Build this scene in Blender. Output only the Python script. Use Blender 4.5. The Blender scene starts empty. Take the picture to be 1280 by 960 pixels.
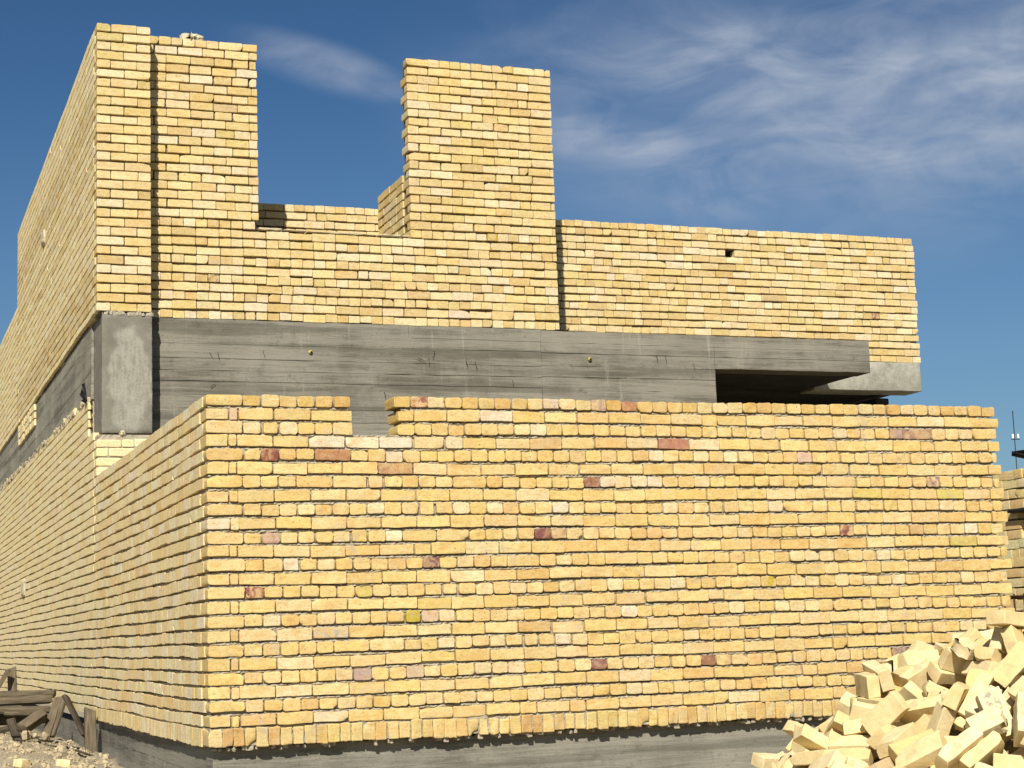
import bpy, bmesh, math, random
import numpy as np
from mathutils import Vector, Matrix, Quaternion, Euler

SEED = 11
rng = np.random.default_rng(SEED)
random.seed(SEED)
scene = bpy.context.scene
COL = scene.collection

# ------------------------------------------------------------------ measured layout (metres, z = 0 at the foot of the low wall's brick)
LOW_H = 1.900          # top of the low courtyard wall
LOW_L = 5.05           # its length
FRONT_Y = 4.727        # front of the pilaster / corner column
BEAM_Y = 4.927         # front of the ring beam and of the brick above it
BACK_Y = 5.925         # front of the set back brick wall on the right
BEAM_Z = 3.222
LOFT_Z = 5.640
GROUND_Z = -0.95

# ------------------------------------------------------------------ node helpers
def new_mat(name):
    m = bpy.data.materials.new(name); m.use_nodes = True
    nt = m.node_tree; nt.nodes.clear()
    out = nt.nodes.new('ShaderNodeOutputMaterial'); b = nt.nodes.new('ShaderNodeBsdfPrincipled')
    nt.links.new(b.outputs[0], out.inputs[0]); b.inputs['Specular IOR Level'].default_value = 0.12
    return m, nt, b
def N(nt, t, **kw):
    n = nt.nodes.new(t)
    for k, v in kw.items():
        if k.startswith('_'): setattr(n, k[1:], v)
        else: n.inputs[k.replace('__', ' ')].default_value = v
    return n
def noise(nt, vec, scale, detail=4, rough=.6, dist=0.):
    n = nt.nodes.new('ShaderNodeTexNoise'); n.inputs['Scale'].default_value = scale
    n.inputs['Detail'].default_value = detail; n.inputs['Roughness'].default_value = rough; n.inputs['Distortion'].default_value = dist
    if vec is not None: nt.links.new(vec, n.inputs['Vector'])
    return n.outputs['Fac']
def ramp(nt, src, stops):
    r = nt.nodes.new('ShaderNodeValToRGB'); e = r.color_ramp.elements
    while len(e) < len(stops): e.new(.5)
    for i, (p, c) in enumerate(stops):
        e[i].position = p; e[i].color = (c, c, c, 1) if not isinstance(c, tuple) else (*c, 1)
    nt.links.new(src, r.inputs[0]); return r.outputs[0]
def mix(nt, fac, a, b, mode='MIX'):
    m = nt.nodes.new('ShaderNodeMix'); m.data_type = 'RGBA'; m.blend_type = mode
    for sock, v in ((m.inputs[0], fac), (m.inputs[6], a), (m.inputs[7], b)):
        if hasattr(v, 'is_linked'): nt.links.new(v, sock)
        elif isinstance(v, tuple): sock.default_value = (*v, 1)
        else: sock.default_value = v
    return m.outputs[2]
def math_n(nt, op, a, b=None):
    m = nt.nodes.new('ShaderNodeMath'); m.operation = op
    for i, v in enumerate((a, b)):
        if v is None: continue
        if hasattr(v, 'is_linked'): nt.links.new(v, m.inputs[i])
        else: m.inputs[i].default_value = v
    return m.outputs[0]
def bump(nt, b, h, strength, dist):
    n = nt.nodes.new('ShaderNodeBump'); n.inputs['Strength'].default_value = strength; n.inputs['Distance'].default_value = dist
    nt.links.new(h, n.inputs['Height']); nt.links.new(n.outputs[0], b.inputs['Normal']); return n
def coords(nt, sc=(1, 1, 1)):
    t = nt.nodes.new('ShaderNodeTexCoord'); m = nt.nodes.new('ShaderNodeMapping'); m.inputs['Scale'].default_value = sc
    nt.links.new(t.outputs['Object'], m.inputs['Vector']); return m.outputs[0]

# ------------------------------------------------------------------ materials
def brick_material(name, dust=(.50, .42, .27), dust_amt=.25, pit=.5, blotch=(.46, .24, .07), blotch_amt=.45, streak=0.):
    m, nt, b = new_mat(name)
    a = nt.nodes.new('ShaderNodeAttribute'); a.attribute_name = 'tint'
    v = coords(nt); c = a.outputs['Color']
    pn = noise(nt, v, 16, 4, .6, 1.); c = mix(nt, math_n(nt, 'MULTIPLY', a.outputs['Alpha'], ramp(nt, pn, [(.46, 0.), (.53, 1.)])), c, (.63, .46, .22))
    md = noise(nt, coords(nt, (1, 1, 2.2)), 26, 5, .7, .8); c = mix(nt, ramp(nt, md, [(.30, .9), (.50, 0.)]), c, mix(nt, 1., c, (.82, .66, .47), 'MULTIPLY')); c = mix(nt, ramp(nt, md, [(.52, 0.), (.70, .6)]), c, mix(nt, 1., c, (1.12, 1.14, 1.22), 'MULTIPLY'))
    n1 = noise(nt, v, 9, 5, .62, .4); c = mix(nt, math_n(nt, 'MULTIPLY', ramp(nt, n1, [(.48, 0.), (.66, 1.)]), blotch_amt), c, blotch)
    n2 = noise(nt, v, 23, 6, .7); c = mix(nt, math_n(nt, 'MULTIPLY', ramp(nt, n2, [(.50, 0.), (.70, 1.)]), dust_amt), c, dust)
    n3 = noise(nt, v, 150, 3, .7); c = mix(nt, ramp(nt, n3, [(.31, .9), (.47, 0.)]), c, mix(nt, .5, c, (.10, .06, .03)))
    ln = noise(nt, coords(nt, (6, 6, 90)), 1.6, 5, .7, .5); c = mix(nt, ramp(nt, ln, [(.52, 0.), (.68, .6)]), c, mix(nt, 1., c, (.84, .66, .46), 'MULTIPLY'))
    sm = noise(nt, v, 5.5, 6, .75, 1.2); c = mix(nt, math_n(nt, 'MULTIPLY', ramp(nt, sm, [(.58, 0.), (.66, 1.)]), .5), c, (.42, .36, .27))
    n4 = noise(nt, v, 62, 3, .6); pits = ramp(nt, n4, [(.27, 1.), (.32, 0.)])
    c = mix(nt, math_n(nt, 'MULTIPLY', pits, pit), c, (.07, .045, .02))
    if streak:
        sn = noise(nt, coords(nt, (38, 38, 2.6)), 1.6, 6, .7, .2); c = mix(nt, math_n(nt, 'MULTIPLY', ramp(nt, sn, [(.50, 0.), (.64, 1.)]), streak), c, (.47, .38, .24))
    nt.links.new(c, b.inputs['Base Color']); b.inputs['Roughness'].default_value = .93
    h = math_n(nt, 'ADD', math_n(nt, 'MULTIPLY', n2, .7), math_n(nt, 'MULTIPLY', n3, .35))
    h = math_n(nt, 'SUBTRACT', h, math_n(nt, 'MULTIPLY', pits, .6))
    bump(nt, b, h, .55 if not streak else .3, .006)
    return m
def mortar_material(name, c1, c2):
    m, nt, b = new_mat(name); v = coords(nt)
    n = noise(nt, v, 30, 6, .7); n2 = noise(nt, v, 6, 3)
    c = mix(nt, ramp(nt, n, [(.35, 0.), (.65, 1.)]), c1, c2)
    c = mix(nt, ramp(nt, n2, [(.4, 0.), (.65, .5)]), c, (.36, .29, .19))
    nt.links.new(c, b.inputs['Base Color']); b.inputs['Roughness'].default_value = .95
    bump(nt, b, n, .8, .008); return m
def concrete_material(name, c1, c2, axis='x', scratch=.5):
    m, nt, b = new_mat(name)
    sc = {'x': (1.1, 1.1, 22), 'y': (1.1, 1.1, 22), 'n': (5, 5, 5)}[axis]
    v = coords(nt, sc); w = coords(nt)
    grain = noise(nt, v, 3.2, 8, .78, .3); big = noise(nt, w, 1.7, 5, .6, .6); fine = noise(nt, w, 75, 4, .7); mid = noise(nt, w, 10, 5, .65)
    c = mix(nt, ramp(nt, grain, [(.38, 0.), (.62, 1.)]), tuple(q*.86 for q in c1), tuple(q*1.1 for q in c2))
    c = mix(nt, ramp(nt, big, [(.42, 0.), (.66, .55)]), c, tuple(q * 1.5 for q in c2))
    c = mix(nt, ramp(nt, mid, [(.58, 0.), (.74, .6)]), c, tuple(q * .62 for q in c1))
    c = mix(nt, ramp(nt, fine, [(.30, .55), (.45, 0.)]), c, tuple(q * .5 for q in c1))
    if axis != 'n':
        st = noise(nt, coords(nt, (.35, .35, 9.5)), 1.0, 2, .5); c = mix(nt, ramp(nt, st, [(.40, .5), (.47, 0.)]), c, tuple(q*.6 for q in c1)); c = mix(nt, ramp(nt, st, [(.55, 0.), (.62, .5)]), c, tuple(q*1.3 for q in c2))
        hc = noise(nt, coords(nt, (1, 1, 6)), 9, 4, .7); c = mix(nt, ramp(nt, hc, [(.66, 0.), (.72, .7)]), c, tuple(q*.45 for q in c1))
    drip = noise(nt, coords(nt, (9, 9, .8)), 1.5, 5, .7); c = mix(nt, math_n(nt, 'MULTIPLY', ramp(nt, drip, [(.60, 0.), (.72, 1.)]), scratch * .7), c, tuple(min(.5, q * 2.1) for q in c2))
    nt.links.new(c, b.inputs['Base Color']); b.inputs['Roughness'].default_value = .85
    h = math_n(nt, 'ADD', grain, math_n(nt, 'MULTIPLY', fine, .3)); bump(nt, b, h, .7, .007)
    return m
def column_material():
    m, nt, b = new_mat('scraped_column_concrete'); w = coords(nt)
    n = noise(nt, w, 6, 6, .7, .5); fine = noise(nt, w, 70, 4, .7); sv = noise(nt, coords(nt, (30, 30, 3)), 1.5, 6, .75)
    mp = nt.nodes.new('ShaderNodeMapping'); mp.vector_type = 'TEXTURE'; mp.inputs['Location'].default_value = (.27, FRONT_Y, 2.66); mp.inputs['Scale'].default_value = (.20, .4, .50)
    dn = nt.nodes.new('ShaderNodeTexNoise'); dn.inputs['Scale'].default_value = 7; dn.inputs['Detail'].default_value = 6; nt.links.new(w, dn.inputs['Vector'])
    wv = nt.nodes.new('ShaderNodeVectorMath'); wv.operation = 'MULTIPLY_ADD'; nt.links.new(dn.outputs['Color'], wv.inputs[0]); wv.inputs[1].default_value = (.22, 0, .3); nt.links.new(w, wv.inputs[2])
    w2 = nt.nodes.new('ShaderNodeVectorMath'); w2.operation = 'ADD'; nt.links.new(wv.outputs[0], w2.inputs[0]); w2.inputs[1].default_value = (-.11, 0, -.15); nt.links.new(w2.outputs[0], mp.inputs[0]); g = nt.nodes.new('ShaderNodeTexGradient'); g.gradient_type = 'SPHERICAL'; nt.links.new(mp.outputs[0], g.inputs[0])
    patch = math_n(nt, 'MULTIPLY', ramp(nt, g.outputs['Fac'], [(.02, 0.), (.22, 1.)]), ramp(nt, math_n(nt, 'ADD', math_n(nt, 'MULTIPLY', sv, .6), math_n(nt, 'MULTIPLY', n, .4)), [(.38, .15), (.58, 1.)]))
    c = mix(nt, ramp(nt, n, [(.35, 0.), (.65, 1.)]), (.17, .158, .122), (.225, .21, .165)); c = mix(nt, patch, c, (.34, .32, .255))
    c = mix(nt, ramp(nt, fine, [(.30, .6), (.46, 0.)]), c, (.11, .10, .078))
    nt.links.new(c, b.inputs['Base Color']); b.inputs['Roughness'].default_value = .88; bump(nt, b, math_n(nt, 'ADD', n, math_n(nt, 'MULTIPLY', fine, .5)), .5, .006); return m
def simple_material(name, c, c2=None, rough=.8, scale=12, metal=0., sc=(1, 1, 1), bmp=.4, dist=.004):
    m, nt, b = new_mat(name); v = coords(nt, sc); n = noise(nt, v, scale, 6, .65)
    col = mix(nt, ramp(nt, n, [(.33, 0.), (.67, 1.)]), c, c2 or tuple(q * .6 for q in c))
    nt.links.new(col, b.inputs['Base Color']); b.inputs['Roughness'].default_value = rough; b.inputs['Metallic'].default_value = metal
    bump(nt, b, n, bmp, dist); return m

M_LOW = brick_material('yellow_brick_low', dust=(.70, .59, .36), dust_amt=.34, pit=.85, blotch=(.60, .36, .11), blotch_amt=.45)
M_UP = brick_material('yellow_brick_upper', dust=(.70, .61, .39), dust_amt=.4, blotch=(.60, .41, .14), blotch_amt=.35)
M_SIDE = brick_material('dusty_side_brick_sun_lift', dust=(.83, .73, .50), dust_amt=.35, pit=.3, blotch=(.74, .56, .27), blotch_amt=.35, streak=.2)  # real dust, plus extra brightness in the colour for the weak grazing sun
M_RETURN = brick_material('smeared_brick_sun_lift', dust=(.82, .71, .49), dust_amt=.4, pit=.5, blotch=(.70, .49, .19), blotch_amt=.5, streak=.5)  # mortar smears, with the sunlight this face lacks lifted into the colour
M_MORTAR = mortar_material('grey_mortar', (.33, .295, .22), (.46, .40, .295))
M_MORTAR_DK = mortar_material('rough_dark_mortar', (.085, .07, .045), (.15, .12, .08))
M_CONC = concrete_material('board_marked_concrete', (.14, .127, .096), (.215, .197, .153))
M_CONC_SIDE = concrete_material('board_marked_concrete_side', (.19, .174, .13), (.27, .25, .19), 'y')
M_CONC_SMOOTH = concrete_material('smooth_pale_concrete', (.25, .235, .185), (.33, .315, .25), 'n', .2)
M_COLUMN = column_material()
M_PLINTH = concrete_material('plinth_concrete', (.15, .142, .112), (.225, .21, .165))
M_DARK = simple_material('dark_painted_shade', (.055, .052, .045), (.035, .033, .03), .95, 6)  # near-black colour stands in for shade on soffits, inside and in recesses
M_STEEL = simple_material('dark_painted_steel', (.03, .032, .034), (.05, .04, .032), .6, 14, .3)
M_RUST = simple_material('rusty_steel', (.10, .045, .02), (.045, .022, .012), .85, 30)
M_WIRE = simple_material('black_tie_wire', (.018, .016, .014), (.03, .02, .015), .7, 40)
M_YELLOW = simple_material('yellow_plastic', (.50, .42, .08), (.30, .25, .05), .6, 20)
M_LUMP = simple_material('pale_mortar_lump', (.58, .50, .34), (.42, .36, .24), .95, 30, bmp=.9, dist=.01)
M_TARP = simple_material('black_plastic', (.012, .010, .012), (.03, .025, .03), .5, 20)
M_WOOD = simple_material('weathered_grey_wood', (.19, .15, .095), (.065, .05, .033), .85, 3.5, sc=(2, 22, 22), bmp=.8, dist=.006)
M_WOOD_DK = simple_material('dark_wood', (.10, .08, .056), (.035, .028, .02), .85, 3.5, sc=(2, 22, 22), bmp=.8, dist=.006)  # same grain as the grey wood, in darker tones
M_CHIP = simple_material('pale_rubble', (.50, .41, .26), (.33, .27, .17), .95, 9, bmp=.8, dist=.01)

def loose_material():
    m, nt, b = new_mat('pale_loose_brick'); v = coords(nt)
    oi = nt.nodes.new('ShaderNodeObjectInfo')
    # every brick of the heap has a fired colour of its own
    base = ramp(nt, oi.outputs['Random'], [(0., (.66, .51, .24)), (.3, (.73, .59, .31)), (.65, (.74, .615, .36)), (.85, (.66, .50, .22)), (.94, (.60, .43, .18)), (1., (.50, .40, .28))])
    n1 = noise(nt, v, 14, 5, .65, .5); n2 = noise(nt, v, 70, 4, .7); n3 = noise(nt, v, 240, 2, .6)
    c = mix(nt, ramp(nt, n1, [(.42, 0.), (.68, .6)]), base, (.56, .38, .15))
    kn = noise(nt, v, 6, 3, .6); c = mix(nt, math_n(nt, 'MULTIPLY', ramp(nt, kn, [(.60, 0.), (.66, .6)]), ramp(nt, n2, [(.4, .3), (.6, 1.)])), c, (.36, .29, .21))
    c = mix(nt, ramp(nt, n2, [(.28, .5), (.42, 0.)]), c, (.40, .28, .12))
    nt.links.new(c, b.inputs['Base Color']); b.inputs['Roughness'].default_value = .92
    bump(nt, b, math_n(nt, 'ADD', n2, math_n(nt, 'MULTIPLY', n3, .4)), .5, .004)
    return m
M_LOOSE = loose_material()
def stamped_material():
    m, nt, b = new_mat('smudged_loose_brick'); v = coords(nt); n2 = noise(nt, v, 70, 4, .7)
    mp = nt.nodes.new('ShaderNodeMapping'); mp.vector_type = 'TEXTURE'; mp.inputs['Location'].default_value = (.035, 0, 0); mp.inputs['Scale'].default_value = (.062, .034, 1.); nt.links.new(v, mp.inputs[0])
    g = nt.nodes.new('ShaderNodeTexGradient'); g.gradient_type = 'SPHERICAL'; nt.links.new(mp.outputs[0], g.inputs[0])
    k = math_n(nt, 'MULTIPLY', ramp(nt, g.outputs['Fac'], [(.03, 0.), (.25, .9)]), ramp(nt, noise(nt, v, 48, 3, .65, .8), [(.44, .1), (.54, 1.)]))
    c = mix(nt, ramp(nt, n2, [(.28, .5), (.45, 0.)]), (.73, .61, .34), (.42, .30, .14)); c = mix(nt, k, c, (.30, .265, .215))
    nt.links.new(c, b.inputs['Base Color']); b.inputs['Roughness'].default_value = .92; bump(nt, b, n2, .5, .004); return m
M_STAMP = stamped_material()

# ------------------------------------------------------------------ object helpers
def link_mesh(name, me, mat, parent=None, smooth=False):
    o = bpy.data.objects.new(name, me); COL.objects.link(o)
    if mat: me.materials.append(mat)
    if parent is not None: o.parent = parent
    me.polygons.foreach_set('use_smooth', np.full(len(me.polygons), bool(smooth)))
    if smooth == 'weighted': weighted_normals(me)
    return o
def weighted_normals(me):
    """face-area weighted vertex normals, so that flat sides stay flat up to their worn edges"""
    n = len(me.vertices); m = len(me.polygons)
    co = np.empty(n*3, np.float32); me.vertices.foreach_get('co', co); co = co.reshape(-1, 3).astype(float)
    q = np.empty(m*4, np.int32); me.loops.foreach_get('vertex_index', q); q = q.reshape(-1, 4)
    fn = np.cross(co[q[:, 2]]-co[q[:, 0]], co[q[:, 3]]-co[q[:, 1]])
    vn = np.zeros((n, 3))
    for k in range(4):
        for a in range(3): vn[:, a] += np.bincount(q[:, k], fn[:, a], n)
    vn /= np.maximum(np.linalg.norm(vn, axis=1, keepdims=True), 1e-12)
    me.normals_split_custom_set_from_vertices(vn.astype(np.float32).tolist())
def np_mesh(name, V, F, flip=False):
    """V (n,3), F (m,4) quads"""
    if flip: F = F[:, ::-1]
    me = bpy.data.meshes.new(name)
    me.vertices.add(len(V)); me.vertices.foreach_set('co', np.ascontiguousarray(V, np.float32).ravel())
    me.loops.add(F.size); me.loops.foreach_set('vertex_index', np.ascontiguousarray(F, np.int32).ravel())
    me.polygons.add(len(F)); me.polygons.foreach_set('loop_start', np.arange(0, F.size, 4, dtype=np.int32))
    me.polygons.foreach_set('loop_total', np.full(len(F), 4, np.int32))
    me.update(calc_edges=True); return me
def empty(name, loc=(0, 0, 0)):
    o = bpy.data.objects.new(name, None); COL.objects.link(o); o.location = loc; o.empty_display_size = .2; return o
def tag(o, label=None, cat=None, group=None, kind=None):
    if label: o['label'] = label
    if cat: o['category'] = cat
    if group: o['group'] = group
    if kind: o['kind'] = kind
    return o

# ---- a subdivided box lattice: quads of the six faces over a (nx,ny,nz) grid
_lat = {}
def lattice(nx, ny, nz):
    key = (nx, ny, nz)
    if key in _lat: return _lat[key]
    idx = {}; ijk = []
    def vid(i, j, k):
        t = (i, j, k)
        if t not in idx: idx[t] = len(ijk); ijk.append(t)
        return idx[t]
    F = []
    for i in range(nx):
        for k in range(nz):
            F.append((vid(i, 0, k), vid(i+1, 0, k), vid(i+1, 0, k+1), vid(i, 0, k+1)))
            F.append((vid(i, ny, k), vid(i, ny, k+1), vid(i+1, ny, k+1), vid(i+1, ny, k)))
    for j in range(ny):
        for k in range(nz):
            F.append((vid(0, j, k), vid(0, j, k+1), vid(0, j+1, k+1), vid(0, j+1, k)))
            F.append((vid(nx, j, k), vid(nx, j+1, k), vid(nx, j+1, k+1), vid(nx, j, k+1)))
    for i in range(nx):
        for j in range(ny):
            F.append((vid(i, j, 0), vid(i, j+1, 0), vid(i+1, j+1, 0), vid(i+1, j, 0)))
            F.append((vid(i, j, nz), vid(i+1, j, nz), vid(i+1, j+1, nz), vid(i, j+1, nz)))
    _lat[key] = (np.array(ijk), np.array(F)); return _lat[key]

def axis_pos(i, n, h, r, R=None):
    """grid line i of n on an axis of half size h: h, h-r, (h-R,) then even lines"""
    R = r if R is None or n < 6 else np.minimum(np.maximum(R, r*1.3), h*.7)
    k = 2 if n >= 6 and R is not r else 1
    j = np.where(i > n/2, n-i, i); sg = np.where(i > n/2, 1., np.where(i < n/2, -1., 0.))
    inner = (h-R)*(2*(i-k)/max(1, n-2*k)-1)
    out = np.where(j == 0, sg*h, np.where((j == 1) & (k == 2), sg*(h-r), inner))
    return out

class Bricks:
    """collects bricks in wall coordinates (u along, d into the wall, w up) and builds them as one mesh"""
    def __init__(s): s.b = []
    def add(s, u0, u1, d0, d1, w0, w1, col, r=.004, rot=0., chip=0., rough=.0014, yaw=.006, patch=0., R=0.):
        s.b.append((u0, u1, d0, d1, w0, w1, *col, r, rot, chip, rough, yaw, patch, R or r*2.2))
    def build(s, name, mat, parent, O, U, D, res=(7, 3, 4), wav=.003):
        B = np.array(s.b, float); n = len(B)
        ijk, F = lattice(*res); m = len(ijk)
        h = np.stack([(B[:, 1]-B[:, 0])/2, (B[:, 3]-B[:, 2])/2, (B[:, 5]-B[:, 4])/2], 1)
        c = np.stack([(B[:, 1]+B[:, 0])/2, (B[:, 3]+B[:, 2])/2, (B[:, 5]+B[:, 4])/2], 1)
        r = np.minimum(B[:, 9], h.min(1)*.8)
        P = np.zeros((n, m, 3))
        big = res[0] >= 6 and res[2] >= 6
        R = np.minimum(B[:, 15]*rng.uniform(.6, 1.3, n), h[:, 2]*.6)[:, None] if big else r[:, None]
        for a in range(3): P[:, :, a] = axis_pos(ijk[None, :, a], res[a], h[:, a:a+1], r[:, None], R if a != 1 and big else None)
        # rounded outline seen from the front ...
        lim = h[:, None, [0, 2]]-R[:, :, None]
        q2 = P[:, :, [0, 2]]; i2 = np.clip(q2, -lim, lim); d2 = q2-i2
        P[:, :, [0, 2]] = i2+d2/np.maximum(np.linalg.norm(d2, axis=2, keepdims=True), 1e-9)*np.abs(d2).max(2, keepdims=True)
        # ... and a small worn arris
        ring = ((ijk[:, 0] == 0) | (ijk[:, 0] == res[0]) | (ijk[:, 2] == 0) | (ijk[:, 2] == res[2]))
        P[:, :, 1] -= (ring & ((ijk[:, 1] == 0) | (ijk[:, 1] == res[1])))[None]*np.sign(P[:, :, 1])*r[:, None]*.8
        inner = P*.9
        # lumpy clay: a few random waves per brick
        amp = B[:, 12][:, None]
        for fq in (16., 45., 110.):
            k = rng.normal(0, fq, (n, 1, 3)); ph = rng.uniform(0, 6.28, (n, 1))
            s1 = np.sin((P*k).sum(2)+ph)
            nd = np.sign(inner)*(np.abs(P) > h[:, None, :]-r[:, None, None]*1.5)
            P += nd*(s1*amp)[:, :, None]*(1.0 if fq < 90 else .6)
        # knocked-off corners
        ch = B[:, 11]; cs = rng.choice([-1., 1.], (n, 3)); cs[:, 1] = -1
        dc = np.linalg.norm((P-cs[:, None, :]*h[:, None, :])*np.array([.8, 1, 1]), axis=2)
        pull = np.clip(1-dc/np.maximum(ch, 1e-6)[:, None], 0, 1)*ch[:, None]*.75
        P -= cs[:, None, :]*pull[:, :, None]*np.array([.8, .7, .6])
        # small tilt in the wall plane, and about the vertical
        t = B[:, 10][:, None]; x, z = P[:, :, 0].copy(), P[:, :, 2].copy()
        P[:, :, 0] = x*np.cos(t)-z*np.sin(t); P[:, :, 2] = x*np.sin(t)+z*np.cos(t)
        t2 = rng.normal(0, 1, (n, 1))*B[:, 13:14]; x, y = P[:, :, 0].copy(), P[:, :, 1].copy()
        P[:, :, 0] = x-y*t2; P[:, :, 1] = y+x*t2
        P += c[:, None, :]
        # courses wander a little
        P[:, :, 2] += wav*(np.sin(P[:, :, 0]*2.3+c[:, 2][:, None]*9)+.6*np.sin(P[:, :, 0]*5.9+c[:, 2][:, None]*31))
        O, U, D = map(np.array, (O, U, D)); W = np.array([0, 0, 1.])
        V = (O + P[:, :, 0:1]*U + P[:, :, 1:2]*D + P[:, :, 2:3]*W).reshape(-1, 3)
        FF = (F[None]+(np.arange(n)*m)[:, None, None]).reshape(-1, 4)
        flip = np.dot(np.cross(U, D), W) < 0
        me = np_mesh(name, V, FF, flip)
        at = me.attributes.new('tint', 'FLOAT_COLOR', 'POINT')
        colr = np.ones((n, m, 4)); colr[:, :, :3] = B[:, None, 6:9]; colr[:, :, 3] = B[:, None, 14]
        at.data.foreach_set('color', colr.astype(np.float32).ravel())
        return link_mesh(name, me, mat, parent, 'weighted')

def slab(name, mat, parent, O, U, D, boxes, cell=.03, amp=.004, sub=True):
    """mortar bed / core: boxes (u0,u1,d0,d1,w0,w1) with an uneven front"""
    Vs, Fs, off = [], [], 0
    for (u0, u1, d0, d1, w0, w1) in boxes:
        nx = max(1, int((u1-u0)/cell)); nz = max(1, int((w1-w0)/cell))
        ijk, F = lattice(nx, 1, nz)
        V = np.stack([u0+(u1-u0)*ijk[:, 0]/nx, d0+(d1-d0)*ijk[:, 1], w0+(w1-w0)*ijk[:, 2]/nz], 1)
        fr = ijk[:, 1] == 0
        V[fr, 1] += rng.normal(0, amp, fr.sum())
        Vs.append(V); Fs.append(F+off); off += len(V)
    V = np.concatenate(Vs); F = np.concatenate(Fs)
    O, U, D = map(np.array, (O, U, D)); W = np.array([0, 0, 1.])
    flip = np.dot(np.cross(U, D), W) < 0
    return link_mesh(name, np_mesh(name, O+V[:, 0:1]*U+V[:, 1:2]*D+V[:, 2:3]*W, F, flip), mat, parent)

def bed(name, mat, parent, O, U, D, u0, u1, w0, pitch, bh, rows, lip=.006, deep=.03, lf=.42, thick=.185, cell=.012, amp=.0022, top=False):
    """bedding mortar: nearly flush along the top of each course, drawn back into a dark open joint under the next one"""
    us = np.arange(u0, u1, cell); n = len(us)
    ws, ds = [], []
    for r in range(rows):
        w = w0+r*pitch; jh = pitch-bh
        for f, d in ((-.35*jh, deep), (.004, deep*.8), (bh*.5, .020), (bh-.004, .016), (bh+.001, lip), (bh+jh*lf, lip+.002), (bh+jh*(lf+.10), deep)):
            ws.append(w+f); ds.append(d)
    if top: ws, ds = ws[:-3], ds[:-3]
    o = np.argsort(ws, kind='stable'); ws, ds = np.array(ws)[o], np.array(ds)[o]; m = len(ws)
    UU, WW = np.meshgrid(us, ws); DD = np.repeat(ds[:, None], n, 1)
    lipm = DD < lip+.0035
    wave = .0035*np.sin(UU*31+WW*90)+.003*np.sin(UU*83+WW*40)+rng.normal(0, .0022, UU.shape)
    DD = DD+rng.normal(0, amp, DD.shape)+np.where(lipm, np.abs(wave)*1.2, 0)
    WW = WW+np.where(lipm, rng.normal(0, .0016, WW.shape), 0)
    WW = WW+.003*(np.sin(UU*2.3+WW*9)+.6*np.sin(UU*5.9+WW*31))*0
    V = np.stack([UU, np.maximum(DD, .0025), WW], 2).reshape(-1, 3); I = np.arange(m*n).reshape(m, n)
    F = np.stack([I[:-1, :-1], I[:-1, 1:], I[1:, 1:], I[1:, :-1]], 2).reshape(-1, 4)
    ijk, F1 = lattice(1, 1, 1)
    V2 = np.stack([np.where(ijk[:, 0] == 0, u0+.01, us[-1]-.01), np.where(ijk[:, 1] == 0, deep+.006, thick), np.where(ijk[:, 2] == 0, ws[0]+.004, ws[-1]-.004)], 1)
    F = np.concatenate([F, F1+len(V)]); V = np.concatenate([V, V2])
    O, U, D = map(np.array, (O, U, D)); W = np.array([0, 0, 1.])
    flip = np.dot(np.cross(U, D), W) < 0
    return link_mesh(name, np_mesh(name, O+V[:, 0:1]*U+V[:, 1:2]*D+V[:, 2:3]*W, F, flip), mat, parent)

def boards(name, mat, parent, O, U, D, boxes, bh=.098, lip=.003, length=2.6, groove=.5):
    """concrete cast against boards: every board leaves a strip that stands a millimetre or two off its neighbours"""
    Vs, Fs, off = [], [], 0
    for (u0, u1, d0, d1, w0, w1) in boxes:
        nb = max(1, round((w1-w0)/bh)); es = [w0]+[w0+(w1-w0)*(k+rng.uniform(-.12, .12))/nb for k in range(1, nb)]+[w1]
        for a, b in zip(es[:-1], es[1:]):
            us = [u0]; x = u0+rng.uniform(.4, 1)*length
            while x < u1-.3: us.append(x); x += length*rng.uniform(.7, 1.2)
            us.append(u1)
            for p, q in zip(us[:-1], us[1:]):
                p, q = p+rng.uniform(-.0015, .0015), q+rng.uniform(-.0015, .0015); nx = max(2, int((q-p)/.12)); ijk, F = lattice(nx, 1, 1)
                dd = d0+rng.uniform(0, lip)
                sl = rng.normal(0, .0012)
                V = np.stack([p+(q-p)*ijk[:, 0]/nx, np.where(ijk[:, 1] == 0, dd+sl*ijk[:, 2], d1), np.where(ijk[:, 2] == 0, a+(rng.uniform(.002, .007) if rng.random() < groove else -.001), b+.001)], 1)
                m_ = (ijk[:, 1] == 0) & (ijk[:, 0] > 0) & (ijk[:, 0] < nx); V[m_, 2] += rng.normal(0, .0016, m_.sum())
                Vs.append(V); Fs.append(F+off); off += len(V)
    V = np.concatenate(Vs); F = np.concatenate(Fs)
    O, U, D = map(np.array, (O, U, D)); W = np.array([0, 0, 1.])
    flip = np.dot(np.cross(U, D), W) < 0
    for (u0, u1, d0, d1, w0, w1) in boxes:            # the body behind the boards' faces
        ijk, F1 = lattice(1, 1, 1); F = np.concatenate([F, F1+len(V)])
        V = np.concatenate([V, np.stack([np.where(ijk[:, 0] == 0, u0+.006, u1-.006), np.where(ijk[:, 1] == 0, d0+lip+.010, d1-.01), np.where(ijk[:, 2] == 0, w0+.004, w1-.004)], 1)])
    return link_mesh(name, np_mesh(name, O+V[:, 0:1]*U+V[:, 1:2]*D+V[:, 2:3]*W, F, flip), mat, parent)

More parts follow.
